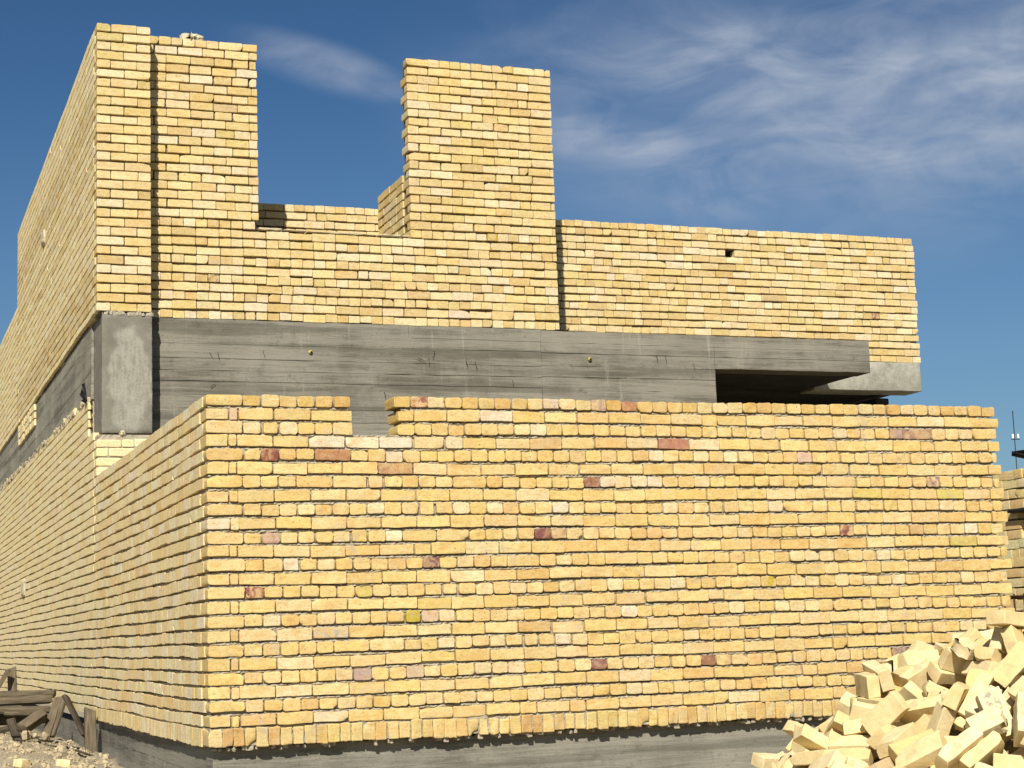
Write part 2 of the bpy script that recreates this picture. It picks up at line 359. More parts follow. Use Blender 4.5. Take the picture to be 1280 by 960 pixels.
def rough_box(name, mat, parent, lo, hi, cell=.05, amp=.004, r=.012):
    """a cast block with softened, slightly uneven edges"""
    lo, hi = np.array(lo, float), np.array(hi, float); h = (hi-lo)/2; c = (hi+lo)/2
    n = [max(4, int(2*x/cell)) for x in h]; ijk, F = lattice(*n)
    P = np.stack([axis_pos(ijk[:, a], n[a], h[a], r) for a in range(3)], 1)
    inner = np.clip(P, -(h-r), h-r); d = P-inner; L = np.linalg.norm(d, axis=1, keepdims=True)
    P = inner+d/np.maximum(L, 1e-9)*np.minimum(L, r)+rng.normal(0, amp, P.shape)*.5
    return link_mesh(name, np_mesh(name, P+c, F), mat, parent, True)

def tube(name, mat, parent, pts, rad, sides=8):
    bm = bmesh.new(); rings = []
    pts = [Vector(p) for p in pts]
    for i, p in enumerate(pts):
        t = (pts[min(i+1, len(pts)-1)]-pts[max(i-1, 0)]).normalized()
        a = t.orthogonal().normalized(); b = t.cross(a)
        rings.append([bm.verts.new(p+(a*math.cos(k*2*math.pi/sides)+b*math.sin(k*2*math.pi/sides))*rad) for k in range(sides)])
    for r0, r1 in zip(rings[:-1], rings[1:]):
        for k in range(sides): bm.faces.new((r0[k], r0[(k+1) % sides], r1[(k+1) % sides], r1[k]))
    bm.faces.new(rings[0][::-1]); bm.faces.new(rings[-1])
    bmesh.ops.recalc_face_normals(bm, faces=bm.faces)
    me = bpy.data.meshes.new(name); bm.to_mesh(me); bm.free()
    return link_mesh(name, me, mat, parent, True)

# ------------------------------------------------------------------ brick laying
def pick(pal):
    k = rng.choice(len(pal), p=np.array([p[0] for p in pal])/sum(p[0] for p in pal))
    c = np.array(pal[k][1])*rng.uniform(.93, 1.06)*np.array([1, rng.uniform(.975, 1.025), rng.uniform(.9, 1.1)])
    return tuple(np.clip(c, .02, .8))
PAL_LOW = [(40, (.655, .49, .205)), (26, (.645, .475, .185)), (18, (.67, .52, .245)), (9, (.68, .555, .31)), (6, (.62, .425, .165)), (2, (.58, .41, .18)), (2.5, (.68, .58, .39)), (.3, (.56, .46, .14)), (.7, (.56, .41, .27))]
PAL_UP = [(30, (.66, .52, .25)), (24, (.68, .555, .30)), (18, (.635, .485, .215)), (14, (.70, .595, .37)), (8, (.60, .44, .19)), (4, (.56, .42, .19)), (.8, (.57, .46, .19)), (1, (.69, .59, .40))]
PAL_SIDE = [(40, (.82, .67, .375)), (30, (.82, .685, .40)), (14, (.79, .625, .32)), (5, (.75, .57, .28)), (6, (.83, .72, .46))]  # dusty brick, lightened further to make up for sun that only grazes it
PAL_RETURN = [(30, (.79, .635, .34)), (24, (.82, .685, .41)), (16, (.77, .59, .28)), (6, (.75, .54, .235)), (8, (.81, .70, .47)), (4, (.72, .57, .31))]  # smeared brick, its tones also raised in place of stronger sun
PAL_BASE = [(30, (.60, .46, .19)), (25, (.62, .48, .22)), (12, (.56, .39, .15)), (6, (.50, .32, .13))]

def lay_row(B, u0, u1, w, bh, kind, pal, L=.200, Hd=.100, joint=(.004, .008), r=(.003, .005), start=None, gap=.03, chip=.05, dj=.002, wj=.0016, rough=.0011, depth=.19, cut=None, tints=None, yaw=.006, R=0.):
    """one course between u0 and u1: S stretchers, H headers, M mixed; start = widths laid first"""
    u = u0; q = list(start or [])
    while u < u1-.02:
        if q: wd = q.pop(0)
        elif kind == 'S': wd = L if rng.random() > .05 else Hd
        elif kind == 'H': wd = Hd if rng.random() > .04 else L
        else: wd = L if rng.random() < .55 else Hd
        wd *= rng.uniform(.97, 1.03)
        if u+wd > u1-.035: wd = u1-u
        e = u+wd
        j = rng.uniform(*joint)
        if rng.random() < gap: j += rng.uniform(.008, .017)
        dep = .095 if wd > .13 else depth
        d0 = rng.normal(0, dj)
        if cut is not None and cut(u, e, w): u = e; continue
        col = pick(pal); patch = 0.
        if tints:
            for (tu, tw, tc) in tints:
                if u-.004 <= tu <= e+.004 and w-.012 <= tw < w+bh+.012: col = tc; patch = rng.choice([0., 0., .4, .75])
        B.add(u+j/2, e-j/2, d0, dep, w+rng.normal(0, wj), w+bh+rng.normal(0, wj), col, rng.uniform(*r), rng.normal(0, .0035),
              rng.uniform(.010, .024) if rng.random() < chip else 0., rough, yaw, patch, R)
        u = e

# resting places of the heap's bricks: kind, position, quaternion
PILE = [[1,1.867,-4.016,0.016,0.133,0.477,0.713,0.497],
[2,1.98,-3.994,0.055,0.288,-0.17,-0.626,0.705],
[0,1.816,-3.864,0.12,0.243,0.076,0.877,-0.408],
[1,1.892,-3.887,0.1,0.249,0.09,0.875,-0.405],
[2,2.037,-3.951,0.227,0.518,-0.105,0.758,-0.382],
[0,1.745,-3.728,0.106,0.229,-0.869,0.288,-0.331],
[2,1.831,-3.77,0.086,0.271,0.364,0.085,-0.887],
[0,2.093,-3.943,0.101,0.033,-0.284,-0.258,0.923],
[1,1.944,-3.815,0.053,0.339,-0.111,0.934,-0.026],
[1,2.081,-3.862,0.202,0.066,0.32,0.207,-0.922],
[0,1.76,-3.654,0.039,0.247,-0.948,0.018,-0.199],
[1,1.935,-3.738,0.073,0.667,0.641,-0.175,0.335],
[2,2.07,-3.801,0.3,0.953,-0.295,-0.058,0.026],
[2,2.115,-3.817,0.177,0.045,0.669,0.638,0.379],
[0,1.821,-3.581,0.115,0.153,-0.007,0.932,0.328],
[0,1.711,-3.508,0.041,0.94,-0.23,-0.108,0.227],
[1,2.078,-3.715,0.255,0.088,0.222,-0.211,-0.948],
[2,2.233,-3.763,0.297,0.41,-0.612,0.659,-0.152],
[2,1.582,-3.3,0.04,0.575,-0.359,-0.188,0.711],
[1,2.116,-3.602,0.252,0.287,-0.012,0.829,-0.481],
[1,1.833,-3.429,0.142,0.247,0.18,-0.087,-0.948],
[0,1.996,-3.472,0.177,0.023,-0.785,0.203,-0.585],
[0,2.074,-3.503,0.301,0.189,-0.332,0.792,-0.477],
[0,2.134,-3.528,0.289,0.157,-0.412,0.323,0.838],
[1,2.29,-3.573,0.406,0.324,-0.847,0.009,-0.421],
[1,1.726,-3.228,0.062,0.199,-0.911,0.349,-0.095],
[0,1.746,-3.209,0.014,0.641,0.22,0.01,-0.735],
[0,1.89,-3.275,0.145,0.114,-0.256,0.909,-0.307],
[1,1.977,-3.327,0.147,0.285,0.392,0.86,-0.16],
[2,1.892,-3.262,0.231,0.675,0.486,-0.542,-0.12],
[0,2.252,-3.476,0.337,0.144,0.393,0.788,0.452],
[2,1.798,-3.162,0.106,0.284,-0.05,-0.183,0.94],
[2,2.042,-3.293,0.237,0.092,-0.425,-0.821,0.371],
[1,2.37,-3.491,0.458,0.518,-0.539,-0.644,-0.165],
[0,1.89,-3.129,0.175,0.179,0.946,-0.271,0.008],
[0,2.399,-3.422,0.585,0.135,-0.064,-0.024,-0.988],
[1,2.322,-3.336,0.384,0.705,0.144,0.15,0.678],
[1,1.849,-3.046,0.092,0.28,-0.174,0.932,0.148],
[2,2.373,-3.342,0.422,0.153,-0.205,0.033,-0.966],
[2,1.955,-3.073,0.21,0.122,0.244,0.539,0.797],
[2,2.314,-3.204,0.419,0.159,0.012,-0.874,0.46],
[2,2.431,-3.276,0.464,0.035,0.886,-0.434,-0.161],
[2,2.11,-3.067,0.265,0.485,0.527,-0.686,-0.131],
[0,2.286,-3.145,0.375,0.045,-0.074,0.308,-0.948],
[1,1.786,-2.866,0.049,0.603,-0.029,0.045,0.796],
[0,2.578,-3.336,0.454,0.169,0.843,0.383,0.338],
[2,2.51,-3.269,0.543,0.761,-0.568,-0.219,0.223],
[0,2.205,-3.067,0.368,0.184,0.133,0.775,-0.59],
[0,2.03,-2.961,0.237,0.522,0.503,0.455,0.517],
[0,2.012,-2.949,0.161,0.045,-0.195,0.98,0.012],
[2,1.832,-2.831,0.103,0.145,0.948,-0.067,-0.275],
[2,2.236,-3.032,0.308,0.147,-0.965,0.034,-0.214],
[1,2.565,-3.215,0.441,0.308,-0.375,0.855,-0.182],
[2,2.048,-2.886,0.334,0.462,-0.397,0.554,-0.567],
[1,1.95,-2.809,0.157,0.549,-0.314,0.074,-0.771],
[2,2.487,-3.114,0.444,0.404,0.203,-0.387,-0.803],
[0,2.113,-2.87,0.369,0.588,0.512,0.311,0.543],
[1,2.207,-2.925,0.312,0.083,-0.982,-0.039,-0.163],
[2,1.932,-2.762,0.086,0.598,-0.309,0.094,-0.733],
[0,2.253,-2.925,0.268,0.025,-0.916,-0.358,-0.181],
[1,1.717,-2.615,-0.049,0.342,0.791,0.444,0.246],
[0,1.808,-2.648,-0.07,0.198,0.185,-0.304,-0.914],
[2,2.125,-2.798,0.235,0.591,-0.79,0.15,-0.071],
[0,2.471,-2.979,0.462,0.637,0.694,-0.288,0.173],
[0,2.076,-2.741,0.127,0.179,0.54,0.817,0.094],
[0,2.336,-2.853,0.417,0.04,-0.024,0.473,-0.88],
[1,2.189,-2.766,0.312,0.777,0.57,-0.16,-0.215],
[1,2.611,-3.024,0.443,0.822,-0.237,-0.048,-0.516],
[2,2.492,-2.918,0.371,0.183,0.714,0.653,0.173],
[1,2.122,-2.695,0.218,0.311,-0.853,0.394,0.144],
[1,1.987,-2.625,0.04,0.272,0.088,0.579,-0.764],
[2,2.516,-2.904,0.472,0.129,0.18,0.611,-0.76],
[2,2.332,-2.747,0.381,0.609,0.065,-0.233,0.756],
[1,1.913,-2.518,-0.019,0.591,-0.435,0.308,-0.606],
[2,2.177,-2.644,0.187,0.332,-0.891,-0.292,-0.104],
[1,2.385,-2.741,0.308,0.012,0.342,-0.528,-0.777],
[0,2.753,-2.95,0.434,0.883,0.023,-0.164,-0.439],
[1,2.56,-2.818,0.452,0.092,-0.986,0.14,0.027],
[0,2.284,-2.647,0.321,0.641,-0.754,0.039,-0.138],
[0,2.734,-2.928,0.484,0.325,-0.165,-0.003,0.931],
[2,2.736,-2.927,0.544,0.867,-0.12,-0.113,0.47],
[1,2.065,-2.52,0.072,0.407,-0.852,-0.272,-0.182],
[1,2.852,-2.995,0.552,0.252,-0.097,0.362,-0.892],
[2,2.471,-2.713,0.433,0.707,0.674,0.16,-0.145],
[1,2.383,-2.653,0.258,0.044,-0.168,0.98,-0.097],
[2,2.024,-2.447,0.029,0.026,0.343,-0.424,-0.838],
[0,2.238,-2.545,0.165,0.125,-0.101,0.895,-0.416],
[1,2.594,-2.695,0.398,0.529,0.462,-0.306,-0.643],
[1,2.69,-2.755,0.489,0.34,0.842,-0.402,-0.12],
[2,2.896,-2.886,0.48,0.072,-0.222,-0.972,0.012],
[0,2.444,-2.58,0.31,0.067,0.054,-0.092,-0.992],
[0,2.213,-2.448,0.168,0.669,0.495,-0.534,0.152],
[2,1.99,-2.344,-0.102,0.31,0.287,-0.44,-0.793],
[2,2.823,-2.805,0.434,0.672,0.057,0.047,0.737],
[2,2.033,-2.337,0.052,0.716,0.168,-0.676,-0.053],
[1,2.184,-2.397,0.032,0.492,0.781,0.359,0.135],
[0,2.216,-2.379,0.151,0.016,-0.393,-0.621,0.678],
[2,2.937,-2.808,0.54,0.763,0.08,0.018,0.641],
[0,1.949,-2.226,-0.012,0.068,-0.056,0.114,-0.99],
[0,2.408,-2.459,0.208,0.408,-0.451,0.242,0.756],
[0,2.722,-2.641,0.368,0.168,-0.848,-0.321,0.386],
[2,2.116,-2.279,-0.004,0.528,0.586,-0.609,0.083],
[2,2.734,-2.619,0.447,0.831,-0.288,-0.005,-0.476],
[2,2.197,-2.289,0.107,0.66,-0.643,-0.001,-0.389],
[1,2.959,-2.725,0.478,0.808,0.237,-0.128,0.524],
[2,2.969,-2.71,0.42,0.03,-0.183,0.945,0.269],
[2,2.855,-2.631,0.404,0.363,0.868,-0.154,0.301],
[2,2.089,-2.186,0.035,0.735,-0.448,-0.094,0.5],
[2,2.206,-2.225,-0.004,0.746,-0.55,-0.083,-0.367],
[2,2.654,-2.468,0.261,0.331,-0.831,-0.312,0.319],
[0,2.076,-2.154,-0.08,0.31,-0.058,0.22,-0.923],
[1,2.401,-2.315,0.146,0.039,0.16,0.958,-0.235],
[0,2.436,-2.309,0.206,0.222,0.901,-0.361,0.088],
[0,2.152,-2.155,0.086,0.952,0.018,0.307,-0.007],
[1,2.411,-2.286,0.257,0.75,-0.184,0.152,0.617],
[2,2.721,-2.461,0.391,0.04,0.203,0.976,0.072],
[2,2.615,-2.369,0.232,0.749,-0.493,-0.06,0.438],
[1,2.398,-2.238,0.069,0.931,-0.181,-0.315,-0.036],
[2,2.579,-2.318,0.289,0.016,0.25,-0.898,0.362],
[1,2.922,-2.534,0.394,0.97,-0.063,-0.233,-0.024],
[1,2.972,-2.517,0.354,0.099,-0.237,0.045,0.965],
[1,2.711,-2.334,0.334,0.134,0.89,0.407,0.153],
[1,2.379,-2.129,0.057,0.28,-0.117,0.925,0.227],
[0,2.224,-2.048,-0.078,0.505,-0.33,0.008,-0.798],
[1,2.744,-2.313,0.284,0.196,0.514,0.833,0.053],
[1,2.093,-1.959,-0.102,0.54,0.512,0.085,0.662],
[1,2.232,-2.011,-0.027,0.084,0.906,0.265,-0.319],
[2,2.601,-2.203,0.226,0.17,0.509,-0.767,-0.351],
[1,2.858,-2.356,0.351,0.732,0.286,0.187,0.589],
[0,2.413,-2.086,0.005,0.255,0.128,0.832,-0.476],
[0,2.153,-1.944,-0.067,0.48,-0.675,-0.523,0.2],
[0,2.664,-2.2,0.294,0.469,0.772,0.427,-0.024],
[2,3.114,-2.46,0.447,0.307,0.819,-0.361,0.325],
[1,2.887,-2.305,0.274,0.124,-0.411,0.901,-0.058],
[1,2.528,-2.071,0.117,0.594,-0.602,-0.11,0.523],
[1,2.37,-1.989,-0.033,0.489,-0.744,0.451,0.063],
[1,2.793,-2.224,0.204,0.825,-0.396,-0.323,-0.242],
[1,3.03,-2.375,0.286,0.17,-0.85,0.243,-0.435],
[1,2.597,-2.101,0.095,0.423,-0.536,-0.118,-0.721],
[2,3.173,-2.456,0.346,0.614,0.308,0.065,0.724],
[0,2.325,-1.902,-0.135,0.723,-0.321,0.133,-0.597],
[1,2.663,-2.067,0.09,0.022,-0.702,-0.421,0.574],
[1,2.492,-1.912,-0.088,0.229,-0.309,0.63,-0.675],
[1,2.808,-2.072,0.133,0.928,-0.249,0.068,0.27],
[0,2.482,-1.873,-0.017,0.932,-0.062,0.02,-0.357],
[1,2.98,-2.118,0.184,0.368,0.79,-0.476,-0.116],
[0,2.63,-1.917,-0.058,0.328,0.67,0.568,-0.348],
[0,2.784,-1.98,0.057,0.182,-0.885,-0.334,0.268],
[1,2.345,-1.693,-0.158,0.212,-0.437,0.46,-0.743],
[1,2.709,-1.871,-0.004,0.046,0.569,0.815,0.099],
[0,3.221,-2.175,0.177,0.723,-0.019,-0.521,-0.454],
[2,2.987,-2.017,0.119,0.086,-0.309,-0.187,0.928],
[0,2.722,-1.808,-0.079,0.863,-0.439,0.043,-0.245],
[1,3.022,-1.95,0.02,0.128,-0.014,0.163,0.978],
[1,3.153,-2.003,0.087,0.008,0.991,-0.097,-0.093],
[2,2.885,-1.821,-0.03,0.435,0.609,-0.553,0.366],
[2,2.718,-1.706,-0.067,0.308,-0.121,0.098,0.939],
[0,1.703,-4.162,-0.034,0.175,0.116,0.943,0.259],
[1,2.821,-1.706,-0.112,0.07,0.023,0.989,-0.128],
[2,3.2,-1.931,0.04,0.354,0.108,-0.348,0.861],
[1,3.03,-1.804,-0.069,0.08,-0.972,0.11,-0.191],
[1,2.67,-1.568,-0.184,0.387,-0.42,0.332,-0.751],
[0,1.766,-4.168,-0.077,0.041,-0.195,-0.244,0.949],
[0,1.701,-4.276,-0.128,0.433,-0.565,0.681,0.171],
[0,3.205,-1.81,-0.026,0.039,0.65,-0.644,0.402],
[1,1.815,-4.301,-0.158,0.255,-0.745,0.598,-0.147],
[2,1.775,-4.099,-0.105,0.04,0.513,0.803,0.3],
[0,3.385,-1.86,-0.032,0.279,0.675,0.611,-0.305],
[2,3.545,-1.959,0.048,0.1,0.976,0.143,-0.128],
[0,1.659,-3.955,-0.09,0.17,-0.42,0.438,0.777],
[0,1.671,-3.823,0.008,0.551,0.205,-0.027,0.809],
[2,1.694,-4.375,-0.237,0.254,-0.418,-0.324,0.81],
[2,1.936,-4.298,-0.05,0.252,-0.136,0.044,-0.957],
[0,1.635,-3.811,-0.066,0.677,-0.127,-0.34,0.64],
[1,1.836,-4.568,-0.054,0.042,-0.848,0.523,0.075],
[0,1.578,-4.468,-0.296,0.723,-0.254,0.266,-0.585],
[2,1.772,-3.864,-0.066,0.956,0.113,-0.271,-0.023],
[2,1.89,-4.348,-0.096,0.968,0.037,0.138,0.206],
[1,2.047,-4.078,0.123,0.969,0.117,0.214,0.022],
[0,1.549,-3.846,-0.122,0.122,0.717,0.667,0.163],
[2,3.535,-1.825,-0.052,0.753,0.52,-0.237,-0.328],
[1,1.516,-4.291,-0.282,0.14,0.134,0.938,0.287],
[2,3.279,-1.631,-0.089,0.667,0.416,-0.528,-0.322],
[2,3.408,-1.712,-0.093,0.243,0.385,-0.811,0.367],
[1,1.694,-3.745,-0.069,0.095,0.347,0.106,-0.927],
[0,1.695,-4.449,-0.296,0.81,0.324,-0.418,-0.254],
[1,1.915,-4.497,-0.028,0.481,-0.328,0.106,-0.806],
[2,1.549,-4.488,-0.344,0.227,0.779,-0.507,-0.29],
[1,1.476,-3.545,-0.037,0.297,0.35,0.441,-0.771],
[0,2.103,-4.032,0.207,0.748,0.205,-0.464,-0.427],
[0,1.441,-3.795,-0.164,0.009,0.164,-0.042,0.986],
[2,3.282,-1.568,-0.202,0.994,-0.106,0.024,-0.018],
[0,1.447,-4.015,-0.257,0.079,0.882,-0.013,0.464],
[0,1.355,-3.893,-0.236,0.641,0.113,0.122,0.749],
[2,1.514,-4.091,-0.272,0.441,-0.134,0.877,0.134],
[0,1.822,-4.526,-0.16,0.224,0.057,-0.063,0.971],
[0,1.993,-4.414,-0.008,0.252,-0.698,-0.634,0.218],
[2,1.578,-4.289,-0.325,0.055,-0.657,-0.684,-0.314],
[0,1.511,-3.482,-0.015,0.26,0.319,0.471,-0.78],
[1,3.561,-1.681,-0.154,0.431,0.125,-0.883,-0.137],
[2,1.526,-3.685,-0.145,0.383,-0.111,0.909,0.123],
[1,1.427,-4.304,-0.366,0.022,0.278,0.894,-0.35],
[1,1.725,-3.579,-0.033,0.928,-0.129,-0.321,0.138],
[1,1.605,-3.503,-0.063,0.155,0.675,-0.691,0.211],
[0,1.502,-3.616,-0.134,0.306,-0.433,0.493,0.69],
[0,3.494,-1.609,-0.173,0.523,-0.378,-0.671,0.365],
[1,1.445,-4.517,-0.428,0.309,0.022,0.512,-0.801],
[2,1.427,-3.855,-0.242,0.448,-0.611,0.54,-0.367],
[2,1.413,-4.381,-0.403,0.485,-0.85,0.135,-0.153],
[1,1.376,-4.68,-0.481,0.114,-0.864,-0.306,-0.384],
[0,1.67,-4.599,-0.322,0.308,-0.645,0.469,-0.519],
[1,1.531,-3.421,-0.062,0.363,0.034,0.916,-0.167],
[1,1.329,-3.907,-0.286,0.249,-0.165,0.023,-0.954],
[1,2.102,-4.174,0.057,0.075,-0.236,-0.682,-0.688],
[2,1.86,-4.61,-0.119,0.022,-0.692,0.717,0.083],
[0,1.46,-4.668,-0.484,0.059,-0.808,-0.424,-0.403],
[2,1.312,-3.626,-0.212,0.37,-0.075,0.919,-0.112],
[0,2.132,-4.164,0.132,0.251,-0.194,-0.948,0.008],
[2,1.329,-3.966,-0.343,0.716,-0.128,0.106,-0.678],
[2,1.295,-4.519,-0.504,0.82,-0.199,0.004,-0.536],
[0,1.287,-4.257,-0.444,0.581,0.294,-0.181,-0.737],
[2,2.166,-4.123,0.182,0.708,0.17,0.211,0.653],
[0,1.681,-3.377,-0.024,0.7,-0.368,0.096,-0.604],
[1,1.481,-4.795,-0.475,0.957,0.212,0.134,0.145],
[0,1.528,-3.289,-0.046,0.594,-0.479,-0.102,0.638],
[0,1.3,-3.409,-0.17,0.704,0.521,-0.159,0.455],
[1,1.842,-4.539,-0.22,0.034,-0.796,0.599,0.078],
[2,1.435,-3.528,-0.199,0.191,0.905,0.146,0.352],
[1,2.222,-3.982,0.219,0.196,0.442,0.761,0.432],
[2,1.355,-3.709,-0.291,0.489,0.472,-0.204,-0.704],
[0,2.099,-4.339,-0.025,0.731,0.444,-0.176,-0.488],
[1,2.298,-3.746,0.291,0.346,-0.308,-0.31,0.83],
[1,1.425,-3.2,-0.087,0.586,-0.271,0.142,0.75],
[2,1.213,-4.053,-0.435,0.024,-0.666,-0.718,0.201],
[2,1.187,-3.882,-0.391,0.898,-0.177,-0.402,0.008],
[0,1.366,-3.432,-0.203,0.136,-0.835,0.312,-0.432],
[1,1.278,-3.363,-0.195,0.73,0.53,-0.128,0.413],
[1,1.739,-4.666,-0.3,0.081,0.573,-0.33,-0.746],
[0,1.443,-3.327,-0.159,0.437,-0.221,0.798,0.351],
[0,1.983,-4.451,-0.14,0.043,-0.96,0.106,-0.257],
[1,1.153,-4.24,-0.512,0.258,-0.897,0.092,-0.346],
[0,2.276,-3.943,0.312,0.583,0.802,0.088,-0.094],
[2,1.236,-3.498,-0.282,0.953,0.179,-0.068,-0.235],
[2,1.608,-3.186,-0.029,0.803,0.257,-0.218,-0.491],
[2,2.363,-3.635,0.357,0.344,-0.253,0.164,-0.889],
[0,1.633,-3.188,-0.084,0.103,-0.303,-0.136,0.938],
[1,2.258,-4.069,0.291,0.879,0.261,-0.157,-0.366],
[1,2.054,-4.554,-0.042,0.276,-0.054,-0.298,-0.912],
[0,1.229,-3.654,-0.365,0.289,0.06,0.951,0.089],
[2,1.174,-3.57,-0.35,0.857,-0.244,-0.295,-0.346],
[1,2.138,-4.437,0.036,0.108,-0.925,-0.329,-0.158],
[0,1.17,-3.742,-0.424,0.418,0.103,0.9,-0.06],
[2,1.642,-3.091,-0.072,0.904,0.084,-0.395,-0.14],
[1,1.665,-4.692,-0.43,0.806,0.438,-0.189,-0.351],
[2,1.422,-3.143,-0.193,0.434,-0.194,0.148,0.867],
[0,1.239,-3.421,-0.336,0.278,-0.404,0.862,-0.128],
[0,2.349,-3.947,0.371,0.19,-0.918,-0.342,0.066],
[1,1.966,-4.582,-0.181,0.736,0.168,0.479,0.448],
[2,1.79,-4.805,-0.267,0.248,0.573,-0.75,-0.217],
[1,2.472,-3.595,0.439,0.569,0.676,-0.349,0.311],
[1,2.51,-3.531,0.549,0.313,0.041,0.735,0.599],
[2,2.464,-3.711,0.479,0.81,0.433,-0.204,0.338],
[2,2.321,-4.145,0.165,0.517,-0.797,0.312,-0.001],
[0,2.161,-4.572,0.008,0.275,-0.076,-0.408,-0.867],
[2,2.505,-3.601,0.641,0.567,-0.175,0.725,0.35],
[1,2.481,-3.648,0.417,0.006,0.025,-0.76,0.649],
[1,2.519,-3.493,0.431,0.059,0.022,-0.998,0.013],
[1,1.848,-4.67,-0.326,0.112,0.573,0.74,0.334],
[0,1.719,-4.846,-0.371,0.008,-0.905,0.02,-0.425],
[2,2.448,-3.825,0.419,0.14,-0.118,0.487,0.854],
[1,1.711,-2.883,-0.072,0.305,-0.401,0.766,-0.399],
[2,1.549,-2.859,-0.138,0.513,-0.794,0.0,-0.327],
[2,1.935,-4.739,-0.203,0.928,0.332,-0.162,-0.044],
[2,2.568,-3.377,0.524,0.555,-0.311,-0.216,0.741],
[2,2.047,-4.611,-0.149,0.249,0.889,-0.145,-0.356],
[2,2.473,-3.758,0.354,0.037,-0.965,0.254,-0.052],
[1,2.397,-4.046,0.378,0.147,-0.445,0.796,0.383],
[1,1.61,-2.796,-0.069,0.021,0.338,-0.868,0.364],
[0,2.328,-4.233,0.156,0.322,-0.876,-0.163,-0.32],
[1,2.3,-4.33,0.077,0.295,-0.114,0.93,0.185],
[2,2.443,-3.976,0.335,0.173,0.375,-0.337,-0.846],
[1,2.181,-4.701,0.003,0.126,-0.374,0.829,-0.397],
[2,2.139,-4.694,-0.065,0.614,-0.069,0.244,-0.748],
[0,2.261,-4.477,-0.039,0.015,-0.651,-0.627,-0.427],
[2,2.434,-4.073,0.24,0.081,0.309,-0.912,-0.257],
[0,2.588,-3.696,0.704,0.899,0.191,0.355,-0.169],
[2,2.654,-3.419,0.638,0.172,0.043,0.149,-0.973],
[2,2.603,-3.633,0.611,0.065,0.829,0.52,0.193],
[1,1.803,-4.813,-0.406,0.279,0.314,0.516,-0.747],
[1,2.618,-3.624,0.491,0.424,0.598,0.675,-0.081],
[4,1.974,-3.837,0.21,0.913,0.275,-0.265,-0.147],
[4,1.877,-3.488,0.088,0.48,-0.272,-0.22,0.804],
[3,1.691,-3.339,0.025,0.241,-0.257,-0.888,0.295],
[3,1.806,-3.384,0.019,0.71,0.078,-0.7,-0.004],
[4,2.223,-3.609,0.256,0.82,-0.437,-0.358,-0.091],
[3,2.387,-3.378,0.497,0.653,0.707,0.27,-0.019],
[4,2.161,-3.22,0.287,0.053,-0.286,-0.662,-0.691],
[4,2.461,-3.41,0.473,0.642,-0.433,-0.492,-0.398],
[3,2.278,-3.272,0.475,0.029,0.16,-0.949,-0.271],
[3,2.205,-2.951,0.367,0.095,-0.983,0.034,-0.156],
[4,1.794,-2.714,0.005,0.084,-0.11,0.887,-0.44],
[3,2.406,-3.042,0.338,0.714,-0.526,-0.163,-0.433],
[3,2.37,-2.948,0.343,0.759,0.147,-0.121,0.622],
[3,1.824,-2.591,0.009,0.241,0.772,0.491,0.324],
[3,2.229,-2.786,0.389,0.067,-0.086,-0.125,-0.986],
[4,2.698,-3.081,0.541,0.935,-0.236,0.081,-0.253],
[3,2.759,-3.096,0.593,0.233,0.941,-0.228,-0.087],
[4,2.238,-2.71,0.286,0.342,-0.309,0.623,0.632],
[3,2.274,-2.154,-0.006,0.006,-0.461,-0.047,-0.886],
[4,2.529,-2.196,0.212,0.381,-0.63,-0.671,0.085],
[3,3.114,-2.52,0.414,0.317,0.118,0.858,-0.387],
[4,2.909,-2.189,0.17,0.007,-0.29,-0.845,0.449],
[3,2.373,-1.877,-0.084,0.501,-0.29,-0.31,0.754],
[3,2.874,-1.939,0.067,0.218,0.532,-0.783,-0.239],
[3,3.484,-2.008,0.015,0.561,-0.158,-0.032,-0.812],
[3,3.112,-1.761,-0.108,0.542,0.007,-0.066,0.838],
[3,1.836,-4.047,-0.051,0.563,0.211,0.198,0.774],
[4,1.745,-3.982,-0.053,0.255,-0.466,0.388,0.753],
[3,3.626,-1.803,-0.088,0.285,-0.038,-0.084,-0.954],
[3,1.547,-3.895,-0.194,0.08,0.957,0.163,0.225],
[4,1.363,-4.152,-0.355,0.098,-0.589,-0.8,0.06],
[3,1.543,-4.582,-0.439,0.409,-0.307,0.855,0.089],
[4,1.608,-3.354,-0.081,0.058,-0.316,-0.835,-0.447],
[3,2.253,-3.897,0.225,0.595,-0.131,-0.452,0.651],
[3,1.605,-3.281,-0.135,0.063,0.727,0.684,0.009],
[4,1.452,-4.844,-0.542,0.082,0.642,-0.76,-0.06],
[4,1.476,-3.286,-0.184,0.807,0.417,-0.396,0.139],
[3,2.238,-4.199,0.205,0.355,0.331,-0.865,-0.128],
[3,1.903,-4.675,-0.274,0.357,-0.388,-0.815,0.241],
[4,2.132,-4.596,-0.111,0.178,-0.89,-0.341,0.244],
[4,2.267,-4.572,0.034,0.276,0.051,-0.917,-0.283],
[3,2.416,-4.394,0.051,0.317,0.943,-0.088,0.048],
[4,1.666,-5.035,-0.544,0.434,0.666,0.272,-0.543],
[3,2.034,-4.859,-0.276,0.487,0.005,0.845,-0.222],
[3,2.89,-3.193,0.533,0.52,-0.74,0.191,0.382],
[3,2.921,-3.258,0.529,0.754,0.308,0.526,-0.244],
[3,3.015,-3.292,0.567,0.123,-0.882,-0.342,0.298],
[3,3.137,-2.902,0.459,0.066,0.644,-0.628,0.432],
[4,3.199,-3.102,0.534,0.228,-0.094,-0.274,0.93],
[3,3.198,-3.423,0.61,0.787,-0.489,-0.155,-0.343],
[4,3.329,-3.009,0.518,0.505,0.081,0.364,0.779],
[3,3.313,-3.157,0.533,0.209,-0.909,0.269,-0.241],
[4,3.231,-3.555,0.704,0.141,0.78,-0.603,0.091],
[4,3.248,-3.484,0.521,0.078,0.758,-0.427,-0.487],
